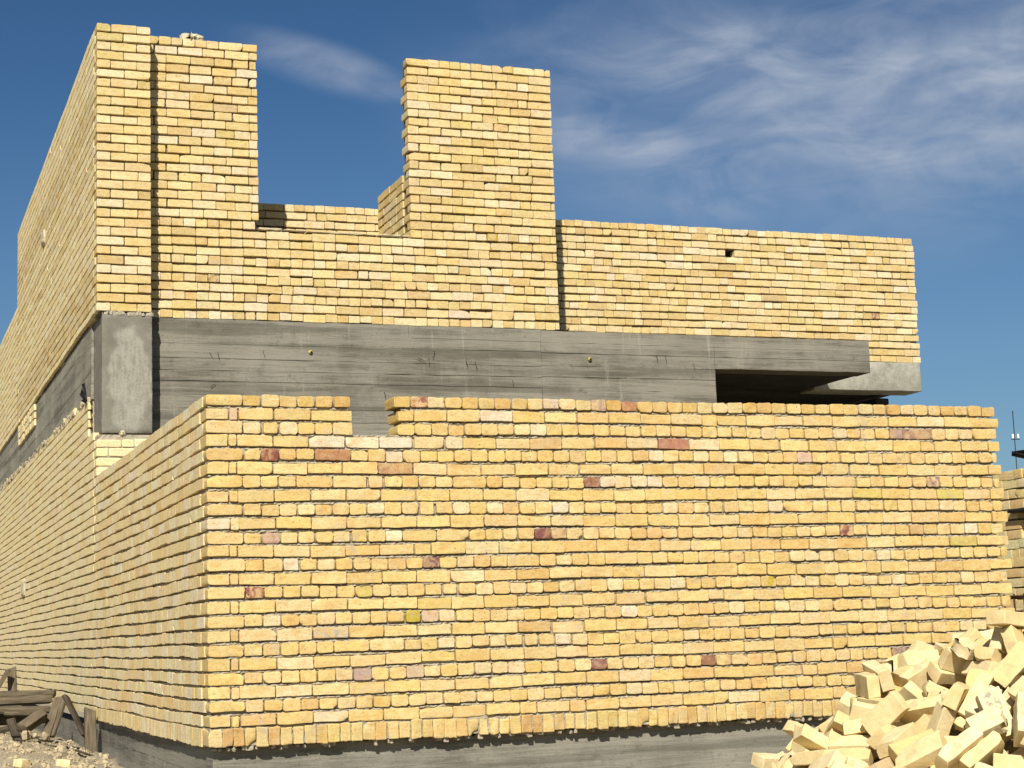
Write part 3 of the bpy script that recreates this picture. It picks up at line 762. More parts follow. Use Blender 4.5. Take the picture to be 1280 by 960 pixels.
[3,3.389,-3.203,0.498,0.298,-0.748,0.579,-0.128],
[3,2.417,-1.416,-0.383,0.709,0.359,-0.015,-0.607],
[3,4.068,-2.32,0.02,0.755,0.387,0.022,-0.529]]
X_, Y_, NX = (1, 0, 0), (0, 1, 0), (-1, 0, 0)

# ================================================================== the low courtyard wall
low = tag(empty('courtyard_wall', (2.5, .1, -.5)), 'low yellow brick courtyard wall in front, with a notch in its top and a grey concrete footing', 'brick wall')
LOC = Matrix.Translation((-2.5, -.1, .5))
def into(o, root):
    """keep world placement when parented to a thing's empty"""
    o.matrix_parent_inverse = Matrix.Translation(-Vector(root.location)); return o
PITCH = (LOW_H-.106)/24; BH = .0590
TINTS = [(0.37, 1.579, (.22, .07, .055)), (0.765, 1.577, (.40, .20, .10)), (1.165, 1.883, (.30, .10, .07)), (2.263, 1.877, (.36, .24, .19)), (2.457, 1.875, (.38, .17, .10)),
         (0.359, 1.127, (.42, .27, .22)), (1.267, .974, (.20, .09, .085)), (.263, .823, (.26, .09, .075)), (1.953, 1.123, (.19, .075, .07)), (2.062, 1.122, (.38, .22, .14)),
         (2.254, 1.427, (.29, .13, .085)), (2.637, 1.417, (.66, .55, .43)), (2.239, .371, (.23, .10, .09)), (2.926, .374, (.28, .14, .08)), (.867, .376, (.42, .30, .24)),
         (3.905, 1.123, (.26, .10, .08)), (4.581, 1.427, (.30, .19, .17)), (4.284, 1.727, (.36, .23, .18)), (4.469, 1.729, (.34, .2, .15)), (4.287, .375, (.24, .15, .14)),
         (2.047, 1.874, (.60, .46, .34)), (1.087, 1.574, (.60, .50, .36)), (2.32, 1.427, (.66, .56, .42)), (2.653, 1.427, (.66, .57, .43)), (3.321, .823, (.46, .35, .03)),
         (1.134, .664, (.46, .36, .04)), (.665, .599, (.44, .38, .29)), (1.029, 1.485, (.42, .24, .13)), (2.706, 1.659, (.40, .18, .12))]
B = Bricks()
for r in range(24):
    w = .106+r*PITCH
    head = r % 2 == 1                      # the top course is laid as headers
    end = LOW_L+(.026 if not head else 0)+rng.uniform(-.008, .008)+.03*(1-r/24)
    notch = (.815, 1.075+(.0 if r != 23 else -.02)) if r >= 21 else None
    spans = [(0, notch[0]), (notch[1], end)] if notch else [(0, end)]
    for k, (a, b) in enumerate(spans):
        st = ([.200] if head else [.125, .045]) if k == 0 else ([.1] if r == 22 else [])
        kind = 'H' if head else 'S'
        if head and rng.random() < .4 and k == len(spans)-1: st = st+[.1]*int(rng.integers(3, 12))+[.2, .2]
        lay_row(B, a, b, w, BH, kind, PAL_LOW if r < 23 else [(3, (.60, .44, .18)), (3, (.58, .40, .14)), (2, (.62, .49, .24)), (1, (.56, .36, .12))], start=st, r=(.0008, .0022) if kind == 'H' else (.0008, .0018), R=.011 if kind == 'H' else .006, chip=.09, dj=.003, wj=.002, tints=TINTS, rough=.0013, gap=.05, joint=(.005, .009))
# bricks on edge along the foot
u = 0
while u < LOW_L+.02:
    wd = .064*rng.uniform(.92, 1.08) if u > 0 else .075
    B.add(u+.003, u+wd-.003, rng.normal(0, .003), .19, .0+rng.normal(0, .003), .094+rng.normal(0, .003), pick(PAL_BASE), rng.uniform(.002, .004), rng.normal(0, .012), rng.uniform(.015, .04) if rng.random() < .2 else 0, .002); u += wd
into(B.build('front_brickwork', M_LOW, low, (0, 0, 0), X_, Y_, res=(10, 3, 7), wav=.003), low)
for (a_, b_, r0, nr) in [(.012, LOW_L-.03, 0, 21), (.012, .803, 21, 3), (1.10, LOW_L-.03, 21, 3)]:
    into(bed('mortar_bed', M_MORTAR, low, (0, 0, 0), X_, Y_, a_, b_, .106+r0*PITCH, PITCH, BH, nr if nr == 3 else nr, lip=.0055, deep=.030, lf=.54, top=r0 == 21), low)
into(slab('foot_mortar', M_MORTAR, low, (0, 0, 0), X_, Y_, [(.012, LOW_L-.03, .012, .18, .008, .104)], cell=.013, amp=.002), low)
# the side return, running back to the house
B = Bricks()
for r in range(24):
    w = .106+r*PITCH; head = r % 2 == 1
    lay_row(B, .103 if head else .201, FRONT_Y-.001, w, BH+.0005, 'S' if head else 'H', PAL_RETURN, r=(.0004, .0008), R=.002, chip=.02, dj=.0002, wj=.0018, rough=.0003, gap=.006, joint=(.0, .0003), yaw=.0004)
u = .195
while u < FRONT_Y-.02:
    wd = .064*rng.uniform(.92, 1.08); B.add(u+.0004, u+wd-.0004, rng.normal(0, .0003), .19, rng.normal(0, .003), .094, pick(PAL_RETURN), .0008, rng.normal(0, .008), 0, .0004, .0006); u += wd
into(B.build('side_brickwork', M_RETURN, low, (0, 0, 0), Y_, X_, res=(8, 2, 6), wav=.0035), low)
into(bed('side_mortar_bed', M_MORTAR, low, (0, 0, 0), Y_, X_, .014, FRONT_Y-.005, .106, PITCH, BH+.0005, 24, lip=.009, deep=.030, cell=.016, top=True), low)
into(slab('side_foot_mortar', M_MORTAR, low, (0, 0, 0), Y_, X_, [(.014, FRONT_Y-.005, .012, .18, .008, .104)], cell=.02, amp=.002), low)
pl = into(boards('footing', M_PLINTH, low, (0, 0, 0), X_, Y_, [(.036, LOW_L-.12, .066, .24, -1.05, -.004)], bh=.15, lip=.004), low)
ps = into(boards('side_footing', M_PLINTH, low, (0, 0, 0), Y_, X_, [(.070, FRONT_Y+.3, .034, .22, -1.05, -.006)], bh=.15, lip=.004), low)
# crumbs of mortar squeezed out under the foot course
B = Bricks()
for k in range(150):
    x = rng.uniform(0.02, LOW_L-.2); B.add(x, x+rng.uniform(.006, .03), .02, .07, -.012-abs(rng.normal(0, .006)), .002, (.36, .33, .26), .004, 0, 0, .003)
into(B.build('squeezed_mortar', M_MORTAR, low, (0, 0, 0), X_, Y_, res=(3, 3, 3), wav=0), low)

# ================================================================== the house under construction behind it
house = tag(empty('unfinished_house', (4, 8, GROUND_Z)), 'roofless two storey yellow brick house under construction with a grey concrete beam across it', 'building')
def H(o): return into(o, house)
UP = (LOFT_Z-BEAM_Z-.006)/31; UBH = UP-.0155
# --- ring beam (front) with the cantilever
beam = H(boards('ring_beam', M_CONC, house, (0, 0, 0), X_, Y_, [(.40, 3.888, BEAM_Y, 5.20, 1.3, BEAM_Z-.004), (3.891, 5.600, BEAM_Y+.004, 5.20, 1.3, BEAM_Z-.010)], bh=.105, lip=.006))
H(boards('cantilever_slab', M_CONC, house, (0, 0, 0), X_, Y_, [(5.602, 7.245, BEAM_Y+.003, 5.18, 2.905, BEAM_Z-.014)], bh=.105, lip=.004))
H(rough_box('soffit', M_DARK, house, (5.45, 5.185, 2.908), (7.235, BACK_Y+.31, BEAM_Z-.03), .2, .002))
H(rough_box('floor_slab', M_CONC_SMOOTH, house, (7.20, BACK_Y-.012, 2.882), (8.455, BACK_Y+.3, 3.178), .1, .003, .008))
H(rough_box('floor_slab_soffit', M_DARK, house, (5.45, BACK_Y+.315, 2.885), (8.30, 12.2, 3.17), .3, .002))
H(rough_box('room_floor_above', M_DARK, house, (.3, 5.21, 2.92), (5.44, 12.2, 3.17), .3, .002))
H(rough_box('inner_wall', M_DARK, house, (5.45, 11.9, GROUND_Z), (8.25, 12.1, 2.855), .3, .002))
H(rough_box('inner_cross_wall', M_DARK, house, (8.08, 6.2, GROUND_Z), (8.24, 11.89, 2.85), .3, .002))
H(rough_box('inner_partition', M_DARK, house, (5.30, 5.21, GROUND_Z), (5.445, 11.89, 2.9), .3, .002))
# tie wires and form spacers left in the beam
def wire(x, z, s, kind=0):
    y = BEAM_Y-.001; s = s*rng.uniform(.3, 1.3)
    pts = {0: [(x, y+.01, z), (x+.004, y-.014, z-.01), (x+.016*s, y-.012, z-.045), (x+.03*s, y-.016, z-.06)],
           1: [(x, y+.01, z+.02), (x-.012*s, y-.012, z+.005), (x-.004*s, y-.014, z-.03), (x+.010*s, y-.012, z-.055)],
           2: [(x, y+.01, z), (x+.02*s, y-.012, z+.012), (x+.05*s, y-.010, z+.004), (x+.085*s, y-.012, z-.02)]}[kind]
    k = rng.uniform(.45, 1.05); pts = [(x+(p[0]-x)*k, p[1], z+(p[2]-z)*k) for p in pts]
    return tube('tie_wire', M_WIRE, beam, pts, rng.uniform(.0013, .0024), 6)
beam_off = Matrix.Identity(4)
def under_beam(o):
    o.parent = beam; o.matrix_parent_inverse = (Matrix.Translation(house.location) @ beam.matrix_parent_inverse).inverted(); return o
for (x, z, s, kd) in [(.943, 2.94, 1, 0), (1.016, 2.93, 1, 1), (1.40, 2.955, 1, 1), (2.728, 2.92, 1, 2), (2.842, 2.925, 1, 1), (2.881, 2.99, -1, 1), (3.186, 2.925, 1, 1), (3.273, 2.905, 1, 1), 
                      (3.604, 2.761, .4, 0), (2.434, 2.634, .5, 0), (.994, 2.663, -.5, 2), (5.005, 3.01, 1, 0), (5.10, 3.0, 1, 1), (5.372, 2.95, .8, 0)]:
    under_beam(wire(x, z, s, kd))
for (x, z) in [(1.797, 2.964), (4.351, 2.964)]:
    sp = under_beam(tube('form_spacer', M_YELLOW, beam, [(x, BEAM_Y+.02, z), (x, BEAM_Y-.008, z)], .017, 12))
    hp = tube('spacer_hole', M_WIRE, sp, [(x+.008, BEAM_Y, z-.002), (x+.006, BEAM_Y-.011, z-.002)], .0095, 10)
    hp.matrix_parent_inverse = Matrix.Identity(4)
# white scratches of lime scraped across the beam
# --- corner column
H(rough_box('corner_column', M_COLUMN, house, (.046, FRONT_Y+.006, 2.235), (.444, 5.266, 3.196), .03, .003, .007))
B = Bricks()
for k in range(40):
    x = .045+k*.01; B.add(x, x+rng.uniform(.012, .02), rng.uniform(0, .01), .05, 3.19+rng.uniform(0, .012), 3.222, (.36, .33, .27), .005, 0, 0, .004)
H(B.build('bedding_mortar', M_MORTAR, house, (0, FRONT_Y+.004, 0), X_, Y_, res=(3, 3, 3), wav=0))
H(tag(rough_box('mortar_lump', M_LUMP, house, (.18, FRONT_Y-.012, 2.213), (.232, FRONT_Y+.05, 2.262), .012, .006, .02), 'grey lump of set mortar'))
# --- brick below the column, and the ground storey of the long side
GP = PITCH
B = Bricks()
for r in range(14, 29):
    w = .106+r*GP
    if w+BH > 2.24: break
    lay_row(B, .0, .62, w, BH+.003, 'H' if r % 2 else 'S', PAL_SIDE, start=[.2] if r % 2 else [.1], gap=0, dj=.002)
H(B.build('column_footing_brickwork', M_UP, house, (0, FRONT_Y, 0), X_, Y_, res=(7, 3, 6), wav=.001))
H(slab('column_footing_mortar', M_MORTAR, house, (0, FRONT_Y, 0), X_, Y_, [(.014, .63, .009, .19, 1.1, 2.225)], .02, .002))
SIDE_END = 17.5
B = Bricks()
def band_bottom(y): return 2.60+.013*max(0, y-5.3)
for r in range(-1, 36):
    w = .106+r*GP
    def cut(u, e, ww): return ww+BH > band_bottom(FRONT_Y+u)+.02
    head = r % 2 == 1
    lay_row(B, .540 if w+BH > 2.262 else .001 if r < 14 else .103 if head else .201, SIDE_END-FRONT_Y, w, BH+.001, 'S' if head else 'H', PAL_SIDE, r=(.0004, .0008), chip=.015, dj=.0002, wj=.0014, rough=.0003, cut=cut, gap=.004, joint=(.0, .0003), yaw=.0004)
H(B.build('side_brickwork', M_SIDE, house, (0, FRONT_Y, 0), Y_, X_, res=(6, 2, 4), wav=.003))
H(bed('side_mortar', M_MORTAR, house, (0, FRONT_Y, 0), Y_, X_, .016, .50, .106, PITCH, BH+.001, 28, lip=.009, deep=.03, cell=.03))
H(bed('side_mortar', M_MORTAR, house, (0, FRONT_Y, 0), Y_, X_, .502, SIDE_END-FRONT_Y, .106-PITCH, PITCH, BH+.001, 34, lip=.009, deep=.03, cell=.03))
sf = H(boards('side_footing', M_PLINTH, house, (0, 0, 0), Y_, X_, [(FRONT_Y+.32, SIDE_END, .05, .22, -1.05, -.078)], bh=.15))
for (y, z, s) in [(11.24, 1.25, 1.), (9.1, 4.8, .8)]:
    H(tag(rough_box('mortar_lump', M_LUMP, house, (-.02, y-.16*s, z-.10*s), (.05, y+.16*s, z+.10*s), .025, .012, .03), 'pinkish grey mortar patch'))
# --- concrete band along the long side, with the pocket filled with brick
H(boards('side_ring_beam', M_CONC_SIDE, house, (0, 0, 0), Y_, X_, [(5.262, 10.14, .022, .3, 2.575, 3.204), (10.14, 12.24, .022, .3, 2.575, 2.955), (12.24, SIDE_END, .022, .3, 2.60, 3.235), (5.10, 5.262, .060, .3, 3.0, 3.19)], bh=.12, lip=.006))
H(slab('pocket_mortar', M_DARK, house, (0, 0, 0), Y_, X_, [(10.14, 12.24, .03, .28, 2.958, 3.235)], .05, .002))
B = Bricks()
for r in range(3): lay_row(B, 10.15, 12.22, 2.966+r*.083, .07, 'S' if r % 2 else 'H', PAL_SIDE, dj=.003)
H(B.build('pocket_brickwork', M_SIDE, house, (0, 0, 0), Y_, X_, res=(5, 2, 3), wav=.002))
# ragged mortar and spalls along the foot of the band
B = Bricks()
for k in range(170):
    y = rng.uniform(5.3, 15.5); z = band_bottom(y)-.02
    B.add(y, y+rng.uniform(.02, .09), -.004, .05, z-rng.uniform(.0, .028), z+rng.uniform(.0, .03), (.38, .34, .25) if rng.random() < .75 else (.12, .10, .08), .006, rng.normal(0, .2), 0, .005)
H(tag(B.build('ragged_mortar', M_SIDE, house, (0, 0, 0), Y_, X_, res=(5, 2, 3), wav=.002), kind='stuff'))
# --- upper storey: long side
B = Bricks()
for r in range(31):
    w = BEAM_Z+.004+r*UP
    s = 1 if r % 2 else 0
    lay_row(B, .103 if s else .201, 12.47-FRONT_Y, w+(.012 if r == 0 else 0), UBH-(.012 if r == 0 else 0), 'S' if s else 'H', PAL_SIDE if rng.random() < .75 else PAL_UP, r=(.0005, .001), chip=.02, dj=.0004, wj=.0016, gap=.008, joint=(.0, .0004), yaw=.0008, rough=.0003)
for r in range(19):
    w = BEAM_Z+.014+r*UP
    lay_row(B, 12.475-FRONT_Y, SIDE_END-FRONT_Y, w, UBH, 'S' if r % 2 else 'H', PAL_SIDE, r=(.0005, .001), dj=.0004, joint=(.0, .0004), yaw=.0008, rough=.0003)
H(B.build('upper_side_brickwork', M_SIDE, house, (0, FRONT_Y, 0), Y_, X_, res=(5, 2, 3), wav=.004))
H(slab('upper_side_mortar', M_MORTAR_DK, house, (0, FRONT_Y, 0), Y_, X_, [(.03, 12.45-FRONT_Y, .03, .185, BEAM_Z+.012, LOFT_Z-.02), (12.452-FRONT_Y, SIDE_END-FRONT_Y, .016, .185, BEAM_Z+.03, BEAM_Z+19*UP-.01)], .04, .002))
# --- pilaster over the column
B = Bricks()
for r in range(31):
    w = BEAM_Z+.004+r*UP
    st = [.1, .2, .2] if r % 2 == 0 and r != 30 else [.2, .2, .2]
    if r % 2: lay_row(B, 0, .438, w, UBH, 'S', PAL_UP, L=.219, start=[.219, .219], r=(.0008, .0018), R=.005, gap=.02, dj=.0025, joint=(.005, .008))
    else: lay_row(B, 0, .438, w, UBH, 'S', PAL_UP, start=[.113, .216, .109], r=(.0008, .0018), R=.005, gap=.02, dj=.0025, joint=(.005, .008))
H(B.build('pilaster', M_UP, house, (0, FRONT_Y, 0), X_, Y_, res=(8, 3, 6), wav=.001))
H(slab('pilaster_mortar', M_MORTAR_DK, house, (0, FRONT_Y, 0), X_, Y_, [(.03, .420, .034, .30, BEAM_Z-.02, LOFT_Z-.02)], .03, .002))
# --- front of the upper storey: left pier, sill wall, right pier
OP0, OP1, PIER_END, SILL = 1.372, 2.704, 4.072, 10
B = Bricks(); mort = []
for r in range(31):
    w = BEAM_Z+.002+r*UP
    if r < SILL+1 and r != SILL:
        lay_row(B, .34, PIER_END, w, UBH, 'H' if r % 2 == 0 else 'S', PAL_UP, start=[.1] if r % 2 else None, r=(.0008, .0018), R=.005, joint=(.0035, .007), chip=.06, dj=.0025, wj=.0024, gap=.06, cut=None,
                tints=[(.97, BEAM_Z+4*UP+.02, (.12, .10, .07))])
        continue
    if r == SILL:
        lay_row(B, .34, OP0-.03, w, UBH, 'H', PAL_UP, r=(.0008, .0018), R=.005, joint=(.0035, .007)); 
        for u in np.arange(OP0, OP1, .21):
            B.add(u, min(OP1, u+.2), .004, .19, w, w+rng.uniform(.008, .02), (.50, .44, .30), .004, 0, 0, .003)   # raked mortar left on the sill
        lay_row(B, OP1, PIER_END, w, UBH, 'H', PAL_UP, r=(.0008, .0018), R=.005, joint=(.0035, .007), tints=[(3.42, w+.03, (.38, .30, .03))]); continue
    top = r == 30
    # left pier
    if top:
        lay_row(B, .34, OP0, w, UBH, 'H', PAL_UP, r=(.0008, .0018), R=.005, joint=(.0035, .007), chip=.4, start=[.1]*7+[.2])
    elif r % 2: lay_row(B, .30, OP0-.003*rng.random(), w, UBH, 'S', PAL_UP, r=(.0008, .0018), R=.005, joint=(.0035, .007), gap=.22, dj=.003)
    else: lay_row(B, .40, OP0-.003*rng.random(), w, UBH, 'S', PAL_UP, start=[.2, .2, .2, .16, .14, .11], r=(.0008, .0018), R=.005, joint=(.0035, .007), gap=.22, dj=.003)
    # right pier
    if top: lay_row(B, OP1, PIER_END, w, UBH, 'H', PAL_UP, start=[.2]+[.1]*8+[.2], r=(.0008, .0018), R=.005, joint=(.0035, .007), chip=.35)
    elif r % 2: lay_row(B, OP1, PIER_END, w, UBH, 'S', PAL_UP, start=[.2, .2, .2, .2, .15, .2, .2], r=(.0008, .0018), R=.005, joint=(.0035, .007), gap=.25, dj=.003)
    else: lay_row(B, OP1, PIER_END, w, UBH, 'S', PAL_UP, start=[.1, .2, .2, .2, .14, .2, .1], r=(.0008, .0018), R=.005, joint=(.0035, .007), gap=.25, dj=.003)
H(B.build('upper_front_brickwork', M_UP, house, (0, BEAM_Y, 0), X_, Y_, res=(8, 3, 6), wav=.002))
zs = BEAM_Z+SILL*UP
H(slab('upper_front_mortar', M_MORTAR_DK, house, (0, BEAM_Y, 0), X_, Y_, [(.30, PIER_END-.02, .034, .18, BEAM_Z-.003, zs-.008), (.30, OP0-.02, .034, .178, zs-.006, LOFT_Z-.02), (OP1+.02, PIER_END-.02, .034, .178, zs-.006, LOFT_Z-.02)], .03, .002))
H(tag(rough_box('mortar_lump', M_LUMP, house, (.73, BEAM_Y+.0, LOFT_Z-.05), (.92, BEAM_Y+.14, LOFT_Z+.045), .02, .016, .045), 'pale lump of dried mortar'))
# inner return behind the right pier and the back wall seen through the opening
RETURN_Z = 18
B = Bricks(); 
for r in range(RETURN_Z):
    w = BEAM_Z+r*UP
    if w < zs-.2: continue
    lay_row(B, .20, 1.0, w, UBH, 'S' if r % 2 else 'M', PAL_UP, r=(.0008, .0018), R=.005, joint=(.0035, .007), gap=.1)
H(B.build('inner_return_brickwork', M_UP, house, (OP1, BEAM_Y, 0), Y_, X_, res=(7, 3, 6), wav=.002))
H(slab('inner_return_mortar', M_MORTAR_DK, house, (OP1, BEAM_Y, 0), Y_, X_, [(.19, 1.0, .016, .17, BEAM_Z-.01, BEAM_Z+RETURN_Z*UP-.02)], .04, .002))
# --- the set back wall: seen through the opening, and running out to the right over the slab
RP = .0732; R0 = 3.186
B = Bricks()
for r in range(18):
    w = R0+r*RP
    end = 8.470+rng.uniform(-.012, .012)
    top = r == 17
    for (a_, b_) in ([(.30, 6.283), (6.385, end)] if r == 14 else [(.30, end)]):
        lay_row(B, a_, b_, w, RP-.0140, 'M' if not top else 'H', PAL_UP, L=.190, Hd=.095, r=(.0008, .0018), R=.005, chip=.06, dj=.002, wj=.0018, gap=.04, joint=(.0035, .007), tints=[(7.95, R0+6*RP+.03, (.30, .15, .09))])
H(B.build('set_back_brickwork', M_UP, house, (0, BACK_Y, 0), X_, Y_, res=(7, 3, 6), wav=.0025))
hz0, hz1 = R0+14*RP-.004, R0+15*RP-.006
H(slab('set_back_mortar', M_MORTAR_DK, house, (0, BACK_Y, 0), X_, Y_, [(.25, 8.455, .032, .18, R0+.002, hz0), (.25, 6.20, .032, .18, hz0, hz1), (6.46, 8.455, .032, .18, hz0, hz1), (.25, 8.455, .032, .18, hz1, R0+18*RP-.02)], .045, .002))
H(rough_box('missing_brick_recess', M_DARK, house, (6.19, BACK_Y+.13, hz0-.01), (6.47, BACK_Y+.17, hz1+.01), .02, .002, .004))

# ================================================================== scrap of black plastic caught at the beam's foot
bm = bmesh.new()
for k in range(9):
    a = rng.uniform(-.5, 1.9); l = rng.uniform(.05, .13); c0 = Vector((-.012, 5.30, 2.585)); dr = Vector((-.25*rng.random(), math.cos(a)*.9, math.sin(a)))
    sd = Vector((1, .3, .5)).cross(dr).normalized()*rng.uniform(.014, .03)
    vs = [bm.verts.new(c0+dr*l*t+sd*s*(.5+t*.6)+Vector((-.02*t*rng.random(), 0, rng.normal(0, .006)))) for t in (0, .5, 1) for s in (-1, 1)]
    bm.faces.new((vs[0], vs[1], vs[3], vs[2])); bm.faces.new((vs[2], vs[3], vs[5], vs[4]))
me = bpy.data.meshes.new('plastic_scrap'); bm.to_mesh(me); bm.free()
o = link_mesh('plastic_scrap', me, M_TARP); md = o.modifiers.new('t', 'SOLIDIFY'); md.thickness = .004
tag(o, 'crumpled scrap of black plastic caught beside the concrete corner column', 'plastic scrap')

# ================================================================== ground
def ground_h(x, y):
    s = lambda t: np.clip(t, 0, 1)**2*(3-2*np.clip(t, 0, 1))
    up = s((y-1.2)/2.4)*s((.9-x)/1.0)
    h = GROUND_Z+.70*up
    h = h+.10*s((y-2.6)/2.)*s((-.15-x)/.5)
    far = s((np.hypot(x-2, y)-30)/60)
    h = h*(1-far)+(GROUND_Z-.4)*far
    h = h+.012*np.sin(x*7.1+y*3.3)+.010*np.sin(y*11.7-x*4.1)+.008*np.sin(x*19+y*23)
    return h
fine = lambda a, b, st: list(np.arange(a, b, st))
xs = np.array([-900, -400, -200, -100, -60, -40, -25, -16, -11, -8, -6, -4.5, -3.5, -2.8, -2.2]+fine(-1.8, .3, .045)+fine(.3, 7, .25)+[8, 10, 13, 18, 26, 40, 70, 130, 300, 900])
ys = np.array([-900, -300, -120, -60, -35, -22, -16, -13, -11]+fine(-10, 2, .3)+fine(2, 8, .05)+fine(8, 18, .4)+[20, 25, 35, 50, 80, 140, 300, 900])
XX, YY = np.meshgrid(xs, ys); ZZ = ground_h(XX, YY)
near = (XX > -2) & (XX < .3) & (YY > 2) & (YY < 8); ZZ = ZZ+near*rng.normal(0, .012, ZZ.shape)
V = np.stack([XX, YY, ZZ], 2).reshape(-1, 3); nx = len(xs); ny = len(ys)
I = np.arange(nx*ny).reshape(ny, nx); F = np.stack([I[:-1, :-1], I[:-1, 1:], I[1:, 1:], I[1:, :-1]], 2).reshape(-1, 4)
def soil_material():
    m, nt, b = new_mat('sandy_soil'); v = coords(nt)
    n = noise(nt, v, 5, 7, .7); n2 = noise(nt, v, 60, 4, .7); n3 = noise(nt, v, .6, 3)
    c = mix(nt, ramp(nt, n, [(.35, 0.), (.65, 1.)]), (.24, .20, .13), (.42, .355, .24)); c = mix(nt, ramp(nt, n2, [(.3, .6), (.5, 0.)]), c, (.12, .10, .07))
    c = mix(nt, ramp(nt, n3, [(.4, 0.), (.7, .4)]), c, (.36, .33, .26))
    nt.links.new(c, b.inputs['Base Color']); b.inputs['Roughness'].default_value = .97
    bump(nt, b, math_n(nt, 'ADD', n, math_n(nt, 'MULTIPLY', n2, .5)), .9, .03); return m
g = link_mesh('ground', np_mesh('ground', V, F), soil_material(), None, True); tag(g, kind='structure')
# rubble crumbs over the bank on the left
Vs, Fs, off = [], [], 0
ijk, LF = lattice(2, 2, 2)
for k in range(3600):
    x = -1.3+1.28*rng.random(); y = rng.uniform(2.4, 6.2)
    s = .003+.016*rng.random()**5
    P = (ijk-1.)*s*rng.uniform(.5, 1.3, 3)+rng.normal(0, s*.22, ijk.shape)
    P *= np.where((np.abs(ijk-1).sum(1) == 3)[:, None], .72, 1.)
    M3 = np.array(Euler(rng.uniform(0, 6.28, 3)).to_matrix()); P = P@M3.T+np.array([x, y, float(ground_h(np.array(x), np.array(y)))+s*.3])
    Vs.append(P); Fs.append(LF+off); off += len(P)
o = link_mesh('rubble', np_mesh('rubble', np.concatenate(Vs), np.concatenate(Fs)), M_CHIP); tag(o, 'pale brick crumbs and mortar rubble strewn over the earth bank', 'rubble', kind='stuff')

# ================================================================== heap of loose bricks
def chipped_mesh(name, dims, seed, res=(8, 5, 4), amp=.0013, r=.0035, chips=3):
    r_ = np.random.default_rng(seed); h = np.array(dims)/2; ijk, F = lattice(*res)
    P = np.stack([axis_pos(ijk[:, a], res[a], h[a], r) for a in range(3)], 1)
    inner = np.clip(P, -(h-r), h-r); d = P-inner; L = np.linalg.norm(d, axis=1, keepdims=True); P = inner+d/np.maximum(L, 1e-9)*np.minimum(L, r)
    for fq in (14, 40, 90):
        kx = r_.normal(0, fq, 3); P += (np.sin(P@kx+r_.uniform(0, 6))*amp)[:, None]*np.sign(inner)*(np.abs(P) > h-r*1.05)
    for c in range(chips):
        cs = r_.choice([-1., 1.], 3)*h; rad = r_.uniform(.008, .026)
        dc = np.linalg.norm(P-cs, axis=1); pull = np.clip(1-dc/rad, 0, 1)*rad*.7; P -= np.sign(cs)*pull[:, None]*r_.uniform(.4, 1, 3)
    if dims[0] < .17:                                  # a broken end
        e = P[:, 0] > h[0]-.012
        P[e, 0] += r_.normal(0, .006, e.sum())-.03*np.abs(P[e, 1]/h[1]-r_.uniform(-.6, .6))
    me = np_mesh(name, P, F); me.materials.append(M_LOOSE); me.polygons.foreach_set('use_smooth', np.ones(len(F), bool)); weighted_normals(me); return me
SIZES = [(.192, .092, .056), (.192, .092, .056), (.192, .092, .056), (.10, .092, .056), (.14, .092, .056)]
VAR = {t: [chipped_mesh('loose_brick', SIZES[t], 40*t+k, chips=k % 4) for k in range(7)] for t in range(5)}
FRAG = [chipped_mesh('brick_fragment', (.05+.008*k, .04, .022+.005*k), 300+k, (6, 5, 4), .004, .004, 5) for k in range(5)]
STAMP_AT = Vector((2.25, -3.76, .185))
HX, HY = 3.33, -3.30
heap_h = lambda q: float(np.interp(q, [0, .37, .62, .84, 1.07, 1.26, 1.45, 2.8, 9], [.44, .37, .31, .24, .11, -.01, -.14, -1.03, -6.]))
for i, (t, x, y, z, qw, qx, qy, qz) in enumerate(PILE):
    if (Vector((x+.19, y, z-.05))-STAMP_AT).length < .115: continue
    o = bpy.data.objects.new('loose_brick' if t < 3 else 'broken_brick', VAR[t][i % 7]); COL.objects.link(o)
    o.rotation_mode = 'QUATERNION'; o.location = (x+.19, y, z-.05); o.rotation_quaternion = (qw, qx, qy, qz)
    if t < 3: tag(o, 'whole pale yellow brick lying among the others in the loose heap', 'brick', 'whole bricks tipped in the heap')
    else: tag(o, 'broken piece of pale yellow brick lying in the loose heap', 'brick piece', 'broken bricks tipped in the heap')
me = chipped_mesh('smudged_brick', SIZES[0], 777, chips=2); me.materials.clear(); me.materials.append(M_STAMP)
o = bpy.data.objects.new('loose_brick', me); COL.objects.link(o); zax = Vector((-.42, -.80, .42)).normalized(); xax = Vector((-.10, .42, .90)); xax = (xax-zax*xax.dot(zax)).normalized(); yax = zax.cross(xax)
Mx = Matrix((xax, yax, zax)).transposed().to_4x4(); Mx.translation = STAMP_AT; o.matrix_world = Mx
tag(o, 'loose brick standing on end in the heap with a grey smudged stamp', 'brick')
# crumbs and flakes between the bricks
for k in range(46):
    a = rng.uniform(2.2, 5.6); q = rng.uniform(.35, 1.5); x, y = HX+q*math.cos(a), HY+q*math.sin(a)
    o = bpy.data.objects.new('brick_fragment', FRAG[k % 5]); COL.objects.link(o); o.location = (x, y, heap_h(q)+rng.uniform(.05, .13)); o.rotation_euler = tuple(rng.uniform(0, 6.28, 3))
    tag(o, 'small broken fragment of pale brick wedged between bricks of the heap', 'brick fragment', 'small fragments in the heap')
